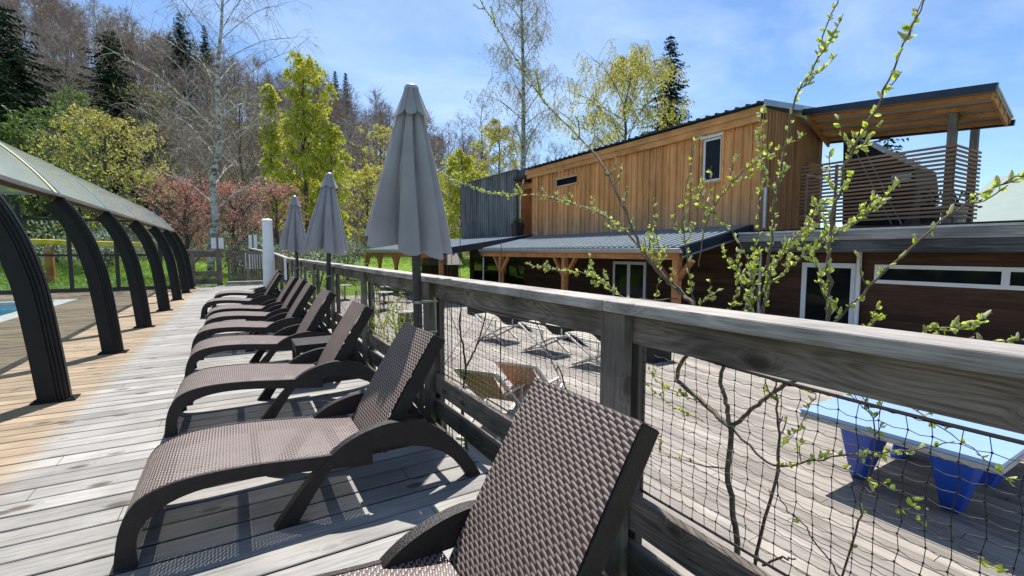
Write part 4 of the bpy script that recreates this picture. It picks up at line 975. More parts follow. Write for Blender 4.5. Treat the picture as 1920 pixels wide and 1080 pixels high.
for i, (x, y, lb) in enumerate(tabs):
    o = bt if i == 0 else dup(bt, (0,0,0)); o.location = (x, y, ZT); o['label'] = lb
    for j, a in enumerate((.4, 2.5, 4.4)):
        o = bc if k == 0 else dup(bc, (0,0,0)); o.location = (x+.72*sin(-a), y+.72*cos(-a), ZT); o.rotation_euler = (0, 0, a)
        o['label'] = 'black chair %s the %s' % (('behind', 'before', 'beside')[j], lb.replace('round bistro', 'round')); k += 1
t = thing('barrel', 'wooden half barrel with a lid on the terrace behind the railing', 'barrel', (4.15, 12.7, ZT))
g = G(); g.lathe([(.30, 0), (.34, .25), (.35, .45), (.33, .72)], n=20); g.build('staves', M['post'], t, auto=30)
g = G(); g.lathe([(.345, .12), (.345, .16)], n=20, cap=False); g.lathe([(.355, .5), (.352, .54)], n=20, cap=False); g.build('hoop', M['dark'], t)
g = G(); g.box((-.4, -.32, .725), (.35, .32, .76)); g.build('lid', M['cap'], t)
# ------------------------------------------------------------------ willow shrubs between railing and terrace
def spline(P, n=5):
    P = [V3(p) for p in P]; o = []
    for i in range(len(P)-1):
        a = P[max(i-1, 0)]; b = P[i]; c = P[i+1]; d = P[min(i+2, len(P)-1)]
        for k in range(n):
            t = k/n; o.append(.5*((2*b)+(c-a)*t+(2*a-5*b+4*c-d)*t*t+(3*b-a-3*c+d)*t**3))
    return o + [P[-1]]
def catkin(g, p, d, l, rnd):
    d = V3(d).normalized(); pts = []; bend = V3((rnd.uniform(-1,1), rnd.uniform(-1,1), rnd.uniform(-.2,1)))*.25*l
    for k in range(5):
        t = k/4; pts.append(V3(p)+d*l*t+bend*t*t)
    r = l*.17; g.tube(pts, [r*.45, r*.95, r, r*.85, r*.3], 6)
    for k in range(10):                          # stamens, so the outline is fuzzy
        t = rnd.uniform(.1, .95); q = V3(p)+d*l*t+bend*t*t; u = V3((rnd.gauss(0,1), rnd.gauss(0,1), rnd.gauss(0,1))).normalized()
        g.strip(q, q+u*r*1.7, r*.35, rnd)
def dress(gl, gc, pts, rnd, step=.05, leafy=1., cat=1., t0=.0):
    L = 0; tot = sum((b-a).length for a, b in zip(pts, pts[1:])); nxt = t0*tot
    for a, b in zip(pts, pts[1:]):
        d = (b-a); l = d.length
        if l < 1e-6: continue
        while nxt < L+l:
            p = a + d*((nxt-L)/l); nxt += step*rnd.uniform(.55, 1.5)
            dn = d.normalized(); sd = V3((rnd.gauss(0,1), rnd.gauss(0,1), rnd.gauss(0,1))); sd = (sd - dn*sd.dot(dn)).normalized()
            if rnd.random() < cat: catkin(gc, p, dn*.5+sd+V3((0,0,.5)), rnd.uniform(.016, .033), rnd)
            if rnd.random() < leafy:
                for k in range(rnd.choice((2, 3, 4, 4))):
                    s2 = (sd + V3((rnd.gauss(0,.6), rnd.gauss(0,.6), rnd.gauss(0,.6)))).normalized()
                    gl.leaf(p+dn*rnd.uniform(-.006,.006), dn*.45+s2+V3((0,0,.35)), s2.cross(dn)+V3((rnd.gauss(0,.4), rnd.gauss(0,.4), .4)), rnd.uniform(.011, .028), rnd.uniform(.008, .017))
        L += l
def shrub(name, label, cat, stems, seed, bark, side=.12, leafy=.8, cats=.5, step=.05, lm='willnew', group=None):
    """stems: list of (points, r0, r1, leaf start, density) in world space"""
    rnd = random.Random(seed); base = stems[0][0][0]
    root = thing(name, label, cat, base, 0, group)
    gw, gl, gc = G(), G(), G(); off = V3(base)
    for P, r0, r1, ls, dens in stems:
        pts = spline([V3(p)-off for p in P], 6)
        for k in range(1, len(pts)-1): pts[k] += V3((rnd.gauss(0, .004), rnd.gauss(0, .004), rnd.gauss(0, .003)))
        n = len(pts); gw.tube(pts, [(r0+(r1-r0)*i/(n-1))for i in range(n)], 7)
        if dens <= 0: continue
        dress(gl, gc, pts, rnd, step/dens, leafy, cats, ls)
        tot = sum((b-a).length for a, b in zip(pts, pts[1:])); ns = int(tot*dens*6)
        for k in range(ns):
            f = ls + (1-ls)*rnd.random()*.92; i = int(f*(n-1)); p = pts[i]; d = (pts[min(i+1, n-1)]-pts[max(i-1, 0)]).normalized()
            sd = V3((rnd.gauss(0,1), rnd.gauss(0,1), rnd.gauss(0,1))); sd = (sd-d*sd.dot(d)).normalized()
            l = side*rnd.uniform(.4, 1.5); q = [p, p+(d*.6+sd)*l*.5+V3((0,0,l*.12)), p+(d*.9+sd*.9)*l+V3((0,0,l*.45))]
            q = spline(q, 3); gw.tube(q, [r1*1.0*(1-.6*j/(len(q)-1))+.0006 for j in range(len(q))], 5)
            dress(gl, gc, q, rnd, step*.75, leafy, cats, .15)
    gw.build('stem', M[bark], root, smooth=True)
    gl.add(gc.v, gc.f, 1)
    if gl.v: gl.build('foliage', [M[lm], M['catkin']], root)
    return root
X = lambda u, v, x: at_x(u, v, x)
ba = V3((1.93, 1.22, -1.25))
fork = X(1370, 800, 1.93)
stA = X(1304, 578, 1.98)
shrub('willow_shrub', 'budding willow shrub behind the netting, long catkin branches rising right of the nearest post', 'shrub', [
    ([ba, X(1387, 1085, 1.92), X(1368, 930, 1.93), fork], .015, .012, 1, 0),
    ([fork, X(1318, 757, 1.97), X(1270, 705, 2.02), X(1300, 640, 2.0), stA, X(1272, 545, 2.0), X(1214, 483, 2.02), X(1173, 400, 2.05), X(1120, 293, 2.1), X(1023, 193, 2.15), X(960, 97, 2.15), X(903, 5, 2.15), X(885, -40, 2.15)], .013, .0042, .45, .75),
    ([stA, X(1280, 550, 2.0), X(1215, 484, 1.95), X(1173, 433, 1.9), X(1107, 393, 1.88), X(1007, 367, 1.88), X(923, 362, 1.88), X(860, 341, 1.9), X(818, 320, 1.9)], .007, .0026, .15, .95),
    ([fork, X(1362, 755, 1.94), X(1352, 700, 1.96), X(1400, 640, 2.0), X(1430, 590, 2.02), X(1445, 470, 2.05), X(1457, 360, 2.08), X(1487, 200, 2.1), X(1530, 110, 2.12), X(1572, -8, 2.14)], .011, .0022, .45, .85),
    ([X(1400, 640, 2.0), X(1415, 480, 2.1), X(1428, 350, 2.15), X(1432, 210, 2.18)], .004, .0016, .2, .9),
    ([fork, X(1410, 770, 1.92), X(1452, 735, 1.90), X(1520, 690, 1.9), X(1555, 605, 1.9), X(1552, 493, 1.88), X(1560, 410, 1.87), X(1575, 345, 1.86), X(1613, 253, 1.84), X(1650, 187, 1.83), X(1703, 67, 1.82), X(1732, -8, 1.82)], .010, .002, .40, .9),
    ([X(1520, 690, 1.9), X(1567, 607, 1.86), X(1647, 523, 1.84), X(1740, 437, 1.82), X(1827, 370, 1.82), X(1935, 322, 1.82)], .005, .002, .15, .75),
    ([X(1352, 700, 1.96), X(1393, 587, 2.1), X(1480, 503, 2.1), X(1547, 450, 2.1), X(1600, 410, 2.1), X(1650, 366, 2.1)], .005, .0018, .25, 1.25),
    ([X(1304, 578, 1.98), X(1285, 470, 1.96), X(1285, 370, 1.98), X(1305, 260, 2.0)], .004, .0015, .1, .8),
    ([X(1215, 600, 2.05), X(1236, 520, 2.05), X(1232, 430, 2.05), X(1222, 365, 2.05)], .003, .0014, .2, .7),
    ([X(1270, 560, 2.0), X(1175, 560, 2.0), X(1141, 534, 2.0), X(1102, 514, 2.02), X(1047, 506, 2.05), X(984, 495, 2.08)], .004, .0016, .2, 1.5),
    ([X(1340, 640, 2.2), X(1378, 560, 2.2), X(1383, 470, 2.2)], .003, .0014, .15, 1.2),
    ([X(1310, 500, 2.0), X(1330, 400, 2.0), X(1397, 320, 2.0), X(1440, 293, 2.02), X(1513, 250, 2.05)], .0035, .0014, .2, .9),
    ([X(1430, 590, 2.02), X(1395, 470, 2.0), X(1345, 400, 1.98), X(1290, 340, 1.95)], .003, .0014, .2, .9),
    ([X(1430, 590, 2.02), X(1440, 530, 2.0), X(1470, 470, 1.98), X(1500, 440, 1.96), X(1530, 415, 1.95)], .004, .0016, .1, 1.9),
    ([X(1400, 640, 2.0), X(1412, 560, 2.0), X(1405, 500, 2.0)], .003, .0014, .2, 1.9),
    ([X(1552, 600, 1.95), X(1540, 520, 1.95), X(1525, 470, 1.95), X(1560, 430, 1.95)], .003, .0014, .1, 1.5),
    ([X(1304, 578, 1.98), X(1330, 560, 1.98), X(1345, 545, 1.98)], .003, .0014, .1, 1.6),
    ([X(1600, 640, 1.9), X(1640, 602, 1.9), X(1662, 590, 1.9)], .003, .0014, .2, 1.4),
    ([X(1690, 660, 1.8), X(1735, 622, 1.8), X(1790, 610, 1.8), X(1850, 592, 1.8)], .003, .0013, .1, 1.6),
    ([X(1780, 680, 1.72), X(1850, 645, 1.72), X(1935, 640, 1.72)], .003, .0013, .1, 1.2),
    # inside the netting
    ([fork, X(1450, 872, 1.95), X(1560, 855, 1.95), X(1700, 845, 1.98), X(1790, 828, 2.0)], .006, .0016, .3, .7),
    ([X(1365, 880, 1.93), X(1300, 868, 1.95), X(1215, 845, 2.0)], .004, .0012, .4, .35),
    ([X(1452, 735, 1.90), X(1475, 722, 1.95), X(1530, 738, 1.98)], .006, .002, .3, .6),
    ([X(1530, 738, 1.98), X(1500, 800, 1.95), X(1460, 840, 1.95)], .002, .001, .1, .6),
    ([X(1318, 757, 1.97), X(1240, 720, 2.0), X(1215, 690, 2.02)], .003, .001, .1, 1.2),
    ([X(1318, 790, 1.99), X(1260, 760, 2.0), X(1215, 720, 2.02)], .003, .001, .1, 1.2),
    ([X(1700, 760, 1.9), X(1820, 840, 1.9), X(1890, 900, 1.92)], .002, .001, .1, .8),
    ], 5, 'willowbark', side=.075, leafy=.85, cats=.8, step=.034)
b2 = V3((1.86, 1.02, -1.25))
shrub('willow_shrub', 'thin reddish willow saplings with few leaves in front of the ping pong table', 'shrub', [
    ([b2, X(1415, 1090, 1.86), X(1455, 900, 1.84), X(1458, 780, 1.83), X(1455, 715, 1.82)], .009, .003, .6, .25),
    ([b2, X(1580, 1085, 1.84), X(1620, 930, 1.82), X(1640, 800, 1.8), X(1610, 735, 1.8)], .0045, .0015, .5, .5),
    ([X(1580, 1085, 1.84), X(1510, 990, 1.83), X(1460, 930, 1.83), X(1455, 880, 1.84)], .003, .0015, .5, .2),
    ([X(1430, 1060, 1.86), X(1470, 1045, 1.86), X(1490, 1048, 1.86)], .006, .003, .5, 0),
    ([X(1620, 915, 1.82), X(1690, 960, 1.8), X(1760, 1000, 1.8), X(1890, 1075, 1.78)], .003, .0013, .1, .9),
    ([X(1560, 870, 1.85), X(1700, 930, 1.83), X(1790, 1010, 1.8)], .002, .001, .1, .8),
    ], 9, 'twigred', side=.05, leafy=.8, cats=.35, step=.055)
b3 = V3((1.93, 4.0, -1.25))
shrub('sapling', 'bare dark sapling forking low behind the netting, left of the front sling chairs', 'sapling', [
    ([b3, X(868, 770, 1.92), X(873, 688, 1.92), X(862, 610, 1.93), X(868, 560, 1.95)], .016, .006, 1, 0),
    ([X(873, 688, 1.92), X(893, 650, 1.92), X(908, 600, 1.94), X(915, 560, 1.95)], .010, .004, 1, 0),
    ([X(866, 640, 1.92), X(845, 590, 1.95), X(835, 555, 1.95)], .005, .002, 1, 0),
    ([X(893, 650, 1.92), X(930, 590, 1.97), X(945, 570, 1.97)], .004, .0015, 1, 0)], 21, 'stemdark')
b4 = V3((1.93, 4.62, -1.25))
shrub('sapling', 'bare slender sapling right beside the umbrella post, behind the netting', 'sapling', [
    ([b4, X(832, 720, 1.92), X(830, 640, 1.92), X(832, 565, 1.93), X(830, 470, 1.94)], .010, .003, 1, 0),
    ([X(832, 685, 1.92), X(862, 640, 1.94), X(890, 600, 1.96)], .004, .0015, 1, 0),
    ([X(832, 685, 1.92), X(880, 650, 1.96), X(915, 615, 2.0)], .003, .001, 1, 0)], 22, 'stemdark')
b5 = V3((2.0, 2.0, -1.25))
shrub('sapling', 'lone leaning twig with one green bud left of the nearest post', 'sapling', [
    ([b5, X(1060, 728, 1.95), X(1040, 690, 1.95), X(1012, 620, 1.95), X(1000, 585, 1.95)], .006, .003, 1, 0), ([X(1040, 690, 1.95), X(1065, 735, 1.9), X(1070, 738, 1.88)], .003, .001, .6, .5)], 23, 'stemdark', leafy=1, cats=0, step=.02)
rn = random.Random(31)
def bushstems(b, n, h, sp, r0=.008, dens=1., ls=.3, lean=(0, 0)):
    o = []
    for k in range(n):
        a = rn.uniform(0, 2*pi); q = sp*rn.uniform(.3, 1.); hh = h*rn.uniform(.6, 1.05)
        o.append(([b, b+V3((q*.3*cos(a)+lean[0]*.4, q*.3*sin(a)+lean[1]*.4, hh*.5)), b+V3((q*cos(a)+lean[0], q*sin(a)+lean[1], hh))], r0, .002, ls, dens))
    return o
shrub('green_shrub', 'bright yellow green leafy shrub behind the railing between the second and third posts', 'shrub', bushstems(V3((1.95, 6.2, -1.25)), 12, 1.8, .45, dens=1.5, ls=.35), 41, 'willowbark', side=.18, leafy=1., cats=.1, step=.024)
shrub('bare_shrub', 'dark bare shrub with pale twig tips beside the middle umbrella', 'shrub', bushstems(V3((1.95, 8.3, -1.25)), 16, 2.1, .6, r0=.010, dens=.0001, ls=.3), 42, 'stemdark', leafy=0, cats=0, step=900.)
# tall bare stakes that stick up above the rail
for i, (u, v0, x) in enumerate(((863, 336, 2.0), (839, 470, 2.02), (846, 478, 2.05), (939, 452, 2.0))):
    p = X(u, 560, x); q = X(u+1, v0, x)
    shrub('sapling', ('tallest straight thin sapling crossing the left edge of the grey annex', 'thin straight sapling top left of the hut roof, first of two', 'thin straight sapling top left of the hut roof, second of two', 'short thin sapling in front of the veranda gutter end')[i], 'sapling', [([V3((x, p.y, -1.25)), p, q], .006, .0025, 1, 0)], 50+i, 'stemdark')
# ------------------------------------------------------------------ trees
def wob(rnd, p, q, n, amp):
    o = []
    for i in range(n+1):
        t = i/n; o.append(p.lerp(q, t) + V3((rnd.gauss(0, amp), rnd.gauss(0, amp), rnd.gauss(0, amp*.4)))*(1 if 0 < i else 0))
    return o
def branch_tree(seed, H, R, tr, h0, nb, up, sub, tw, leafn, lw, droop, twl, fw=.02, lean=(0, 0), top=1.0, cut=1., leafl=None, crown=None, brk=.34):
    """wood, twigs, leaves collectors. up: rise of branches; droop: hanging twigs"""
    rnd = random.Random(seed); gw, gt, gl = G(), G(), G()
    tp = wob(rnd, V3((0, 0, -.4)), V3((lean[0], lean[1], H*top)), 9, tr*.55)
    gw.tube(tp, [tr*(1-.86*(i/9)**1.1)+.008 for i in range(10)], 8)
    def tpt(f): f = max(0, min(.999, f))*9; i = int(f); return tp[i].lerp(tp[i+1], f-i)
    for b in range(nb):
        f = h0 + (1-h0)*((b+rnd.random())/nb)**.9
        p = tpt(f); a = b*2.4+rnd.uniform(-.5, .5)
        cr = crown(f) if crown else (sin(pi*min(1, max(.05, (f-h0)/(1-h0)*.85+.13)))**.7)
        L = R*cr*rnd.uniform(.65, 1.15)
        if L < .2: continue
        d = V3((cos(a), sin(a), up*rnd.uniform(.6, 1.4))).normalized()
        m = p + d*L*.55 + V3((0, 0, L*.05)); e = p + d*L + V3((0, 0, -droop*L*.22 + L*.08))
        bp = spline([p, m, e], 4); n = len(bp); rb = tr*brk*(1-f*.72)+.006
        gw.tube(bp, [rb*(1-.85*i/(n-1))+.003 for i in range(n)], 5, cap=False)
        for s in range(sub):
            fs_ = .25+.75*(s+rnd.random())/sub; i = min(n-2, int(fs_*(n-1))); q = bp[i].lerp(bp[i+1], rnd.random())
            a2 = rnd.uniform(0, 2*pi); d2 = (d*.8 + V3((cos(a2), sin(a2), rnd.uniform(-.3, .9)*(1-droop*.4)))).normalized(); l2 = L*rnd.uniform(.22, .5)
            e2 = q + d2*l2; sp_ = spline([q, q+d2*l2*.6+V3((0,0,l2*.1)), e2+V3((0,0,-droop*l2*.25))], 2)
            gw.tube(sp_, [rb*.35*(1-.7*i/(len(sp_)-1))+.003 for i in range(len(sp_))], 3, cap=False)
            for t in range(tw):
                g_ = rnd.random(); q2 = sp_[min(len(sp_)-2, int(g_*(len(sp_)-1)))].lerp(sp_[-1], rnd.random()*.6)
                d3 = (d2*(1-droop*.8) + V3((rnd.gauss(0, .6), rnd.gauss(0, .6), rnd.gauss(.15, .5)*(1-droop)))).normalized()*(1-droop*.55) + V3((0, 0, -droop*1.1))
                l3 = twl*rnd.uniform(.5, 1.4); k1 = q2 + d3*l3*.5 + V3((0, 0, droop*.12*l3)); k2 = q2 + d3*l3 + V3((rnd.gauss(0, .08), rnd.gauss(0, .08), 0))*l3
                gt.strip(q2, k1, fw, rnd, w2=fw*.8); gt.strip(k1, k2, fw*.8, rnd)
                for k in range(leafn):
                    c = (k1.lerp(k2, rnd.random()) if rnd.random() < .65 else q2.lerp(k1, rnd.random()))
                    dd = V3((rnd.gauss(0, 1), rnd.gauss(0, 1), rnd.gauss(-droop*1.3, .8))).normalized(); ll = (leafl or lw*1.6)*rnd.uniform(.6, 1.4)
                    r = dd.cross(V3((rnd.gauss(0,1), rnd.gauss(0,1), rnd.gauss(0,1)))).normalized()*lw*.5*rnd.uniform(.6, 1.4)
                    gl.add([c-r*.5, c+dd*ll*.5-r, c+dd*ll, c+dd*ll*.5+r], [(0, 1, 2, 3)])
    return gw, gt, gl
def put_tree(name, label, cat, u, dist, geo, wood_m, twig_m, leaf_m, group=None, dz=0., rz=0., xy=None):
    x, y = xy or far(u, dist); root = thing(name, label, cat, (x, y, T(x, y)+dz), rz, group)
    gw, gt, gl = geo
    gw.build('trunk', M[wood_m], root, smooth=True)
    cr = None
    if gl and gl.v: cr = gl.build('crown', M[leaf_m], root)
    if gt and gt.v: gt.build('twigs' if cr else 'crown', M[twig_m], cr if cr else root)
    return root
def conifer(seed, H, R, base=.08, dens=1.):
    rnd = random.Random(seed); gw, gl = G(), G()
    gw.tube([(0,0,-.5), (0,0,H*.5), (0,0,H)], [H*.014, H*.009, .02], 7)
    nt = int(H*2.1*dens)
    for i in range(nt):
        f = base + (1-base)*i/nt; z = H*f; L = R*((1-f)**.62)*rnd.uniform(.7, 1.15) + .12
        nb = 9 if f < .8 else 6
        for k in range(nb):
            if rnd.random() < .08: continue
            a = 2*pi*k/nb + i*.7 + rnd.uniform(-.25, .25); l = L*rnd.uniform(.55, 1.15); d = V3((cos(a), sin(a), 0)); zz = z+rnd.uniform(-.2, .2)
            p = V3((0, 0, zz)); m = p+d*l*.55+V3((0,0,-l*.12)); e = p+d*l+V3((0, 0, -l*.10))
            side = V3((-sin(a), cos(a), 0))
            n = max(3, int(l*3.2))
            for j in range(n):
                t = (j+.4)/n; c = (p.lerp(m, t*2) if t < .5 else m.lerp(e, t*2-1)); w = .62*(1-t*.55)*min(1.3, .4+l*.3)
                for s in (-1, 1):
                    q = c + side*s*w + d*w*.6 + V3((0, 0, -w*rnd.uniform(.15, .8))); r = V3((rnd.gauss(0,1), rnd.gauss(0,1), rnd.gauss(0,1))).normalized()*.10
                    gl.add([c-r, c+r+d*.05, q+r*.5, q-r*.6], [(0,1,2,3)])
    return gw, None, gl
CTOP = lambda v, dist, u: (471-v)/FPX*dist*cos(atan((u-960)/FPX)) + EYE      # height of photo row v at that distance
def height(u, v, dist): x, y = far(u, dist); return CTOP(v, dist, u) - T(x, y)
# left birch
h = height(440, -60, 27)
geo = branch_tree(11, h*.98, 4.9, .165, .22, 34, .8, 8, 11, 0, .1, .7, 1.0, .011, lean=(1.2, -.6), brk=.20)
put_tree('birch_tree', 'tall bare white trunked birch behind the deck gate, upper crown leaning right', 'tree', 392, 27, geo, 'birch', 'twig', None)
h = height(970, -90, 38)
geo = branch_tree(12, h, 5.4, .25, .26, 40, .95, 9, 10, 3, .05, .9, 1.35, .012, brk=.24, lean=(-.6, .4), leafl=.16, crown=lambda f: .95-.55*f)
put_tree('birch_tree', 'tall birch with drooping olive twigs rising above the grey annex', 'tree', 988, 38, geo, 'birch', 'twig', 'olivebud')
geo = branch_tree(13, height(1165, 130, 46), 7.2, .25, .2, 36, .75, 8, 9, 8, .085, .95, 1.5, .016, leafl=.24)
put_tree('birch_tree', 'wide golden green tree behind the larch roof', 'tree', 1170, 46, geo, 'bark', 'twigb', 'willowleaf')
put_tree('spruce_tree', 'dark ragged spruce standing alone above the larch roof', 'tree', 1247, 62, conifer(14, height(1245, 80, 62), 6.2), 'bark', None, 'needle')
put_tree('spruce_tree', 'dark conifer top seen under the balcony roof', 'tree', 1652, 52, conifer(15, height(1650, 236, 52), 4.2), 'bark', None, 'needle')
geo = branch_tree(16, height(575, 140, 46), 3.1, .2, .12, 34, 1.1, 7, 7, 8, .13, .75, 1.0, .016, leafl=.28, crown=lambda f: .95-.35*abs(f-.3))
put_tree('poplar_tree', 'bright yellow green tree with hanging leaves, tallest of the pair left of the umbrellas', 'tree', 578, 46, geo, 'bark', 'twigb', 'yelleaf')
geo = branch_tree(17, height(515, 165, 48), 1.5, .14, .2, 24, 1.6, 6, 6, 7, .13, .75, .9, .016, leafl=.28)
put_tree('poplar_tree', 'narrow yellow green tree beside the taller bright one', 'tree', 517, 48, geo, 'bark', 'twigb', 'yelleaf')
geo = branch_tree(18, height(620, 240, 44), 2.4, .14, .15, 22, .8, 6, 7, 8, .13, .75, .9, .016, leafl=.28)
put_tree('poplar_tree', 'low yellow green tree right of the taller bright one', 'tree', 625, 44, geo, 'bark', 'twigb', 'yelleaf')
geo = branch_tree(19, height(205, 224, 38), 3.9, .2, .2, 26, .5, 8, 8, 4, .075, .7, 1.1, .020, leafl=.16)
put_tree('willow_tree', 'golden willow behind the enclosure roof, rounded crown', 'tree', 205, 38, geo, 'bark', 'twig', 'willowleaf')
geo = branch_tree(20, height(870, 292, 44), 3.0, .2, .12, 26, .6, 7, 7, 8, .12, .85, 1.0, .016, leafl=.24)
put_tree('willow_tree', 'yellow weeping willow immediately left of the grey annex', 'tree', 866, 44, geo, 'bark', 'twigb', 'yelleaf')
geo = branch_tree(24, height(940, 232, 52), 4.0, .2, .15, 26, .6, 7, 7, 6, .12, .85, 1.1, .016, leafl=.24)
put_tree('willow_tree', 'golden willow behind the trunk of the tall birch', 'tree', 935, 52, geo, 'bark', 'twigb', 'willowleaf')
for i, (u, d, v, R, lb) in enumerate(((352, 29, 358, 2.2, 'pink blossoming tree left of the birch trunk'), (440, 30, 366, 2.6, 'pink blossoming tree right of the birch trunk'), (520, 33, 360, 2.2, 'pink blossoming tree behind the white column'))):
    geo = branch_tree(60+i, height(u, v, d), R, .15, .18, 24, .7, 7, 7, 3, .055, .15, .6, .016, leafl=.085)
    put_tree('blossom_tree', lb, 'tree', u, d, geo, 'bark', 'twigr', 'pink')
for i, (u, d, v, R, lb) in enumerate(((48, 66, 25, 7.4, 'tall dark spruce at the left edge of the hillside'), (232, 74, 68, 7.4, 'dark spruce on the slope left of the birch'), (360, 140, 42, 6.5, 'dark pointed spruce on the skyline left of the birch crown'), (404, 148, 64, 4., 'small dark spruce on the skyline behind the birch crown'), (18, 60, 100, 5., 'dark spruce at the very left behind the enclosure'), (577, 168, 122, 4., 'first small spruce on the skyline right of the yellow tree top'), (606, 166, 130, 4., 'second small spruce on the skyline right of the yellow tree top'), (638, 170, 144, 4.2, 'third small spruce on the skyline right of the yellow tree top'), (657, 172, 147, 4.2, 'last small spruce on the skyline before the slope falls to the large umbrella'))):
    put_tree('spruce_tree', lb, 'tree', u, d, conifer(70+i, height(u, v, d), R*1.15), 'bark', None, 'needle')
for i, (u, d, v, R, nm, lm, lb) in enumerate(((110, 42, 235, 3.6, 'green_bush', 'greenleaf', 'fresh green bushy tree above the enclosure roof'), (20, 40, 262, 3.2, 'green_bush', 'greenleaf', 'grey green bushy tree at the left edge above the enclosure'), (160, 60, 190, 4., 'green_bush', 'greenleaf', 'round green tree between the two dark spruces'), (718, 70, 250, 4.6, 'ash_tree', 'willowleaf', 'pale green airy tree behind the large umbrella'), (690, 52, 330, 3.5, 'ash_tree', 'willowleaf', 'light green tree left of the large umbrella, low on the slope'), (800, 60, 300, 3.5, 'ash_tree', 'olivebud', 'thin olive tree right of the large umbrella'))):
    geo = branch_tree(80+i, height(u, v, d), R, .16, .15, 22, .8, 6, 6, 5, .13, .2, .8, .018, leafl=.18)
    put_tree(nm, lb, 'tree', u, d, geo, 'bark', 'twigg', lm)
for i, (u, d, v, R, lb) in enumerate(((905, 74, 205, 5.5, 'tall bare grey tree left of the tall birch'), (870, 84, 232, 5., 'bare grey tree on the skyline left of the golden willow'), (1040, 66, 285, 4., 'bare tree low behind the near end of the larch roof'), (300, 50, 190, 4.5, 'bare grey tree between the golden willow and the birch'), (460, 52, 200, 4.2, 'bare brown tree right of the birch trunk'), (150, 66, 110, 4.5, 'bare tree standing between the dark spruces'), (1120, 70, 270, 4., 'bare pale tree behind the middle of the larch roof'))):
    geo = branch_tree(90+i, height(u, v, d), R, .17, .2, 26, 1.1, 7, 7, 1 if i in (3, 4) else 0, .08, .1, 1.0, .022)
    put_tree('bare_tree', lb, 'tree', u, d, geo, 'bark', 'twigg' if i % 2 == 0 else 'twigb', 'olivebud')
# pale glossy bushes round the gate and beyond the glass
def bush(seed, R, H, n, ll):
    rnd = random.Random(seed); gw, gl = G(), G()
    for k in range(9):
        a = rnd.uniform(0, 6.28); gw.tube([(0,0,-.2), (R*.3*cos(a), R*.3*sin(a), H*.5), (R*.7*cos(a), R*.7*sin(a), H*.9)], [.03, .02, .005], 5)
    cl = [V3((rnd.uniform(-1,1)*R*.8, rnd.uniform(-1,1)*R*.8, H*rnd.uniform(.25, .85))) for _ in range(14)]
    for k in range(n):
        c = rnd.choice(cl); d = V3((rnd.gauss(0,1), rnd.gauss(0,1), rnd.gauss(.2,1))).normalized(); p = c+d*rnd.uniform(.5, 1)*R*.42
        gl.leaf(p, d+V3((rnd.gauss(0,.5), rnd.gauss(0,.5), rnd.gauss(0,.5))), (rnd.gauss(0,.5), rnd.gauss(0,.5), 1), ll*rnd.uniform(.6, 1.4), ll*.45)
    return gw, None, gl
for i, (u, d, v, R, lb) in enumerate(((455, 28, 437, 1.5, 'glossy leaved bush just above the gate'), (492, 30, 445, 1.3, 'glossy leaved bush between the gate and the white column'), (595, 30, 448, 1.6, 'glossy leaved bush behind the middle umbrella'), (545, 27, 450, 1.3, 'glossy leaved bush behind the far umbrella'), (80, 31, 428, 1.9, 'glossy pale bush seen through the glass end wall between the first arches'), (190, 33, 440, 1.6, 'glossy pale bush above the yellow trough'), (650, 33, 452, 1.5, 'glossy leaved bush left of the pavilion roof'))):
    put_tree('evergreen_bush', lb, 'bush', u, d, bush(200+i, R, height(u, v, d), 900, .17), 'bark', None, 'palebush')
for i, (u, d, v, R, lb) in enumerate(((710, 48, 455, 2.2, 'low green hedge plant left under the pavilion roof'), (770, 50, 460, 2.4, 'low green hedge plant in the middle under the pavilion roof'), (835, 40, 470, 1.2, 'small bright green bush beside the shingle hut'), (610, 50, 440, 2.4, 'round green bush left of the pavilion'))):
    put_tree('green_bush', lb, 'bush', u, d, bush(220+i, R, height(u, v, d), 800, .22), 'bark', None, 'greenleaf')
# the wooded hillside: one mass of bare trees, nobody could count it
rng = np.random.default_rng(7)
protos = []
for s, (H, R, sub, tw) in enumerate(((13, 3.0, 4, 5), (16, 3.4, 4, 5), (11, 3.2, 4, 5), (15, 2.4, 4, 4), (14, 3.8, 4, 5))):
    gw, gt, gl = branch_tree(300+s, H, R, .16, .30, 15, 1.5, sub, tw, 0, .1, .0, 1.5, .055)
    V = []; F = []
    for q in (gw, gt):
        o = len(V); V += q.v; F += [tuple(o+i for i in f) for f in q.f]
    Q = np.array([f if len(f) == 4 else (f[0], f[1], f[2], f[2]) for f in F if len(f) in (3, 4)], dtype=np.int64)
    Q = Q[Q[:, 2] != Q[:, 3]]
    protos.append((np.array(V), Q))
allv, allf, allm = [], [], []; off = 0; cnt = 0
rf = random.Random(77); tries = 0
while cnt < 620 and tries < 20000:
    tries += 1
    u = rf.uniform(-120, 1010); d = sqrt(rf.uniform(78**2, 192**2))
    if u > 760 and rf.random() < .4: continue
    x, y = far(u, d)
    v, q = protos[rf.randrange(5)]; a = rf.uniform(0, 6.28); sc = rf.uniform(.75, 1.2)
    ca, sa = cos(a)*sc, sin(a)*sc
    w = np.empty_like(v); w[:, 0] = v[:, 0]*ca - v[:, 1]*sa + x; w[:, 1] = v[:, 0]*sa + v[:, 1]*ca + y; w[:, 2] = v[:, 2]*sc + T(x, y)
    allv.append(w); allf.append(q+off); off += len(v); cnt += 1
    allm.append(np.full(len(q), rf.choices((0, 1, 2, 3), (.38, .27, .25, .10))[0]))
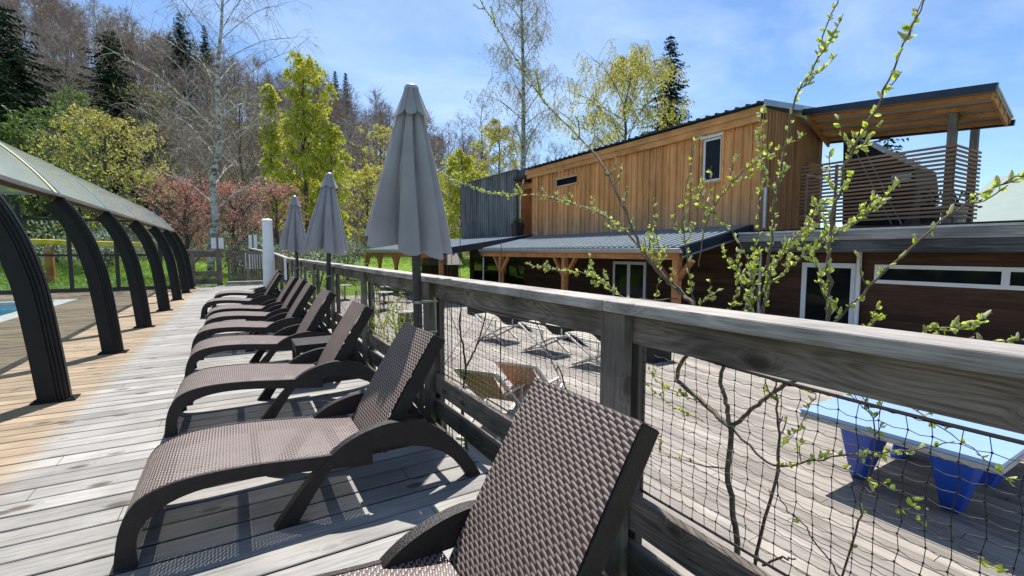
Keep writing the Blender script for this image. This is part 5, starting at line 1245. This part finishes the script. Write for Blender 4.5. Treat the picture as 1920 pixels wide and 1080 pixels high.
def fastmesh(name, v, f, m, mats):
    me = bpy.data.meshes.new(name); me.vertices.add(len(v)); me.vertices.foreach_set('co', v.ravel().astype(np.float32))
    me.loops.add(len(f)*4); me.loops.foreach_set('vertex_index', f.ravel().astype(np.int32))
    me.polygons.add(len(f)); me.polygons.foreach_set('loop_start', np.arange(len(f), dtype=np.int32)*4); me.polygons.foreach_set('loop_total', np.full(len(f), 4, dtype=np.int32))
    for q in mats: me.materials.append(q)
    me.polygons.foreach_set('material_index', m.astype(np.int32)); me.update(calc_edges=True)
    o = bpy.data.objects.new(name, me); COL.objects.link(o); return o
o = fastmesh('hillside_wood', np.concatenate(allv), np.concatenate(allf), np.concatenate(allm), [M['twigg'], M['twigb'], M['twigr'], M['twig']])
tag(o, 'leafless grey brown woodland covering the whole hillside', 'woodland', kind='stuff')
# scattered undergrowth at the foot of the hill
g = G(); rf = random.Random(9)
for k in range(5200):
    u = rf.uniform(-100, 900); d = rf.uniform(46, 100) if rf.random() < .75 else rf.uniform(100, 165)
    x, y = far(u, d); z = T(x, y); h = rf.uniform(.5, 2.6) if d > 56 else rf.uniform(.3, 1.4)
    for j in range(3):
        g.strip((x, y, z), (x+rf.gauss(0, .5), y+rf.gauss(0, .5), z+h), .07, rf, m=rf.choice((0, 0, 1, 2)))
o = g.build('undergrowth', [M['twigb'], M['twigg'], M['olivebud']]); tag(o, 'thin brushy undergrowth at the foot of the wooded hill', 'undergrowth', kind='stuff')
# grass tufts on the lawn beyond the gate
g = G(); rf = random.Random(10)
for k in range(9000):
    u = rf.uniform(-60, 960); d = rf.uniform(22.5, 50)
    x, y = far(u, d)
    if y < 21.3 or (x > 2.2 and y < 36.5 and x < 13.3): continue
    z = T(x, y)
    for j in range(3): g.strip((x+rf.gauss(0,.12), y+rf.gauss(0,.12), z-.02), (x+rf.gauss(0, .18), y+rf.gauss(0, .18), z+rf.uniform(.08, .24)), .03, rf)
o = g.build('lawn_grass', M['grass'] if 'grass' in M else leafmat('lawn grass', [(.10,.17,.02), (.18,.30,.035), (.28,.42,.06)], .4, 1.2)); tag(o, 'bright green spring grass on the lawn beyond the deck', 'grass', kind='stuff')
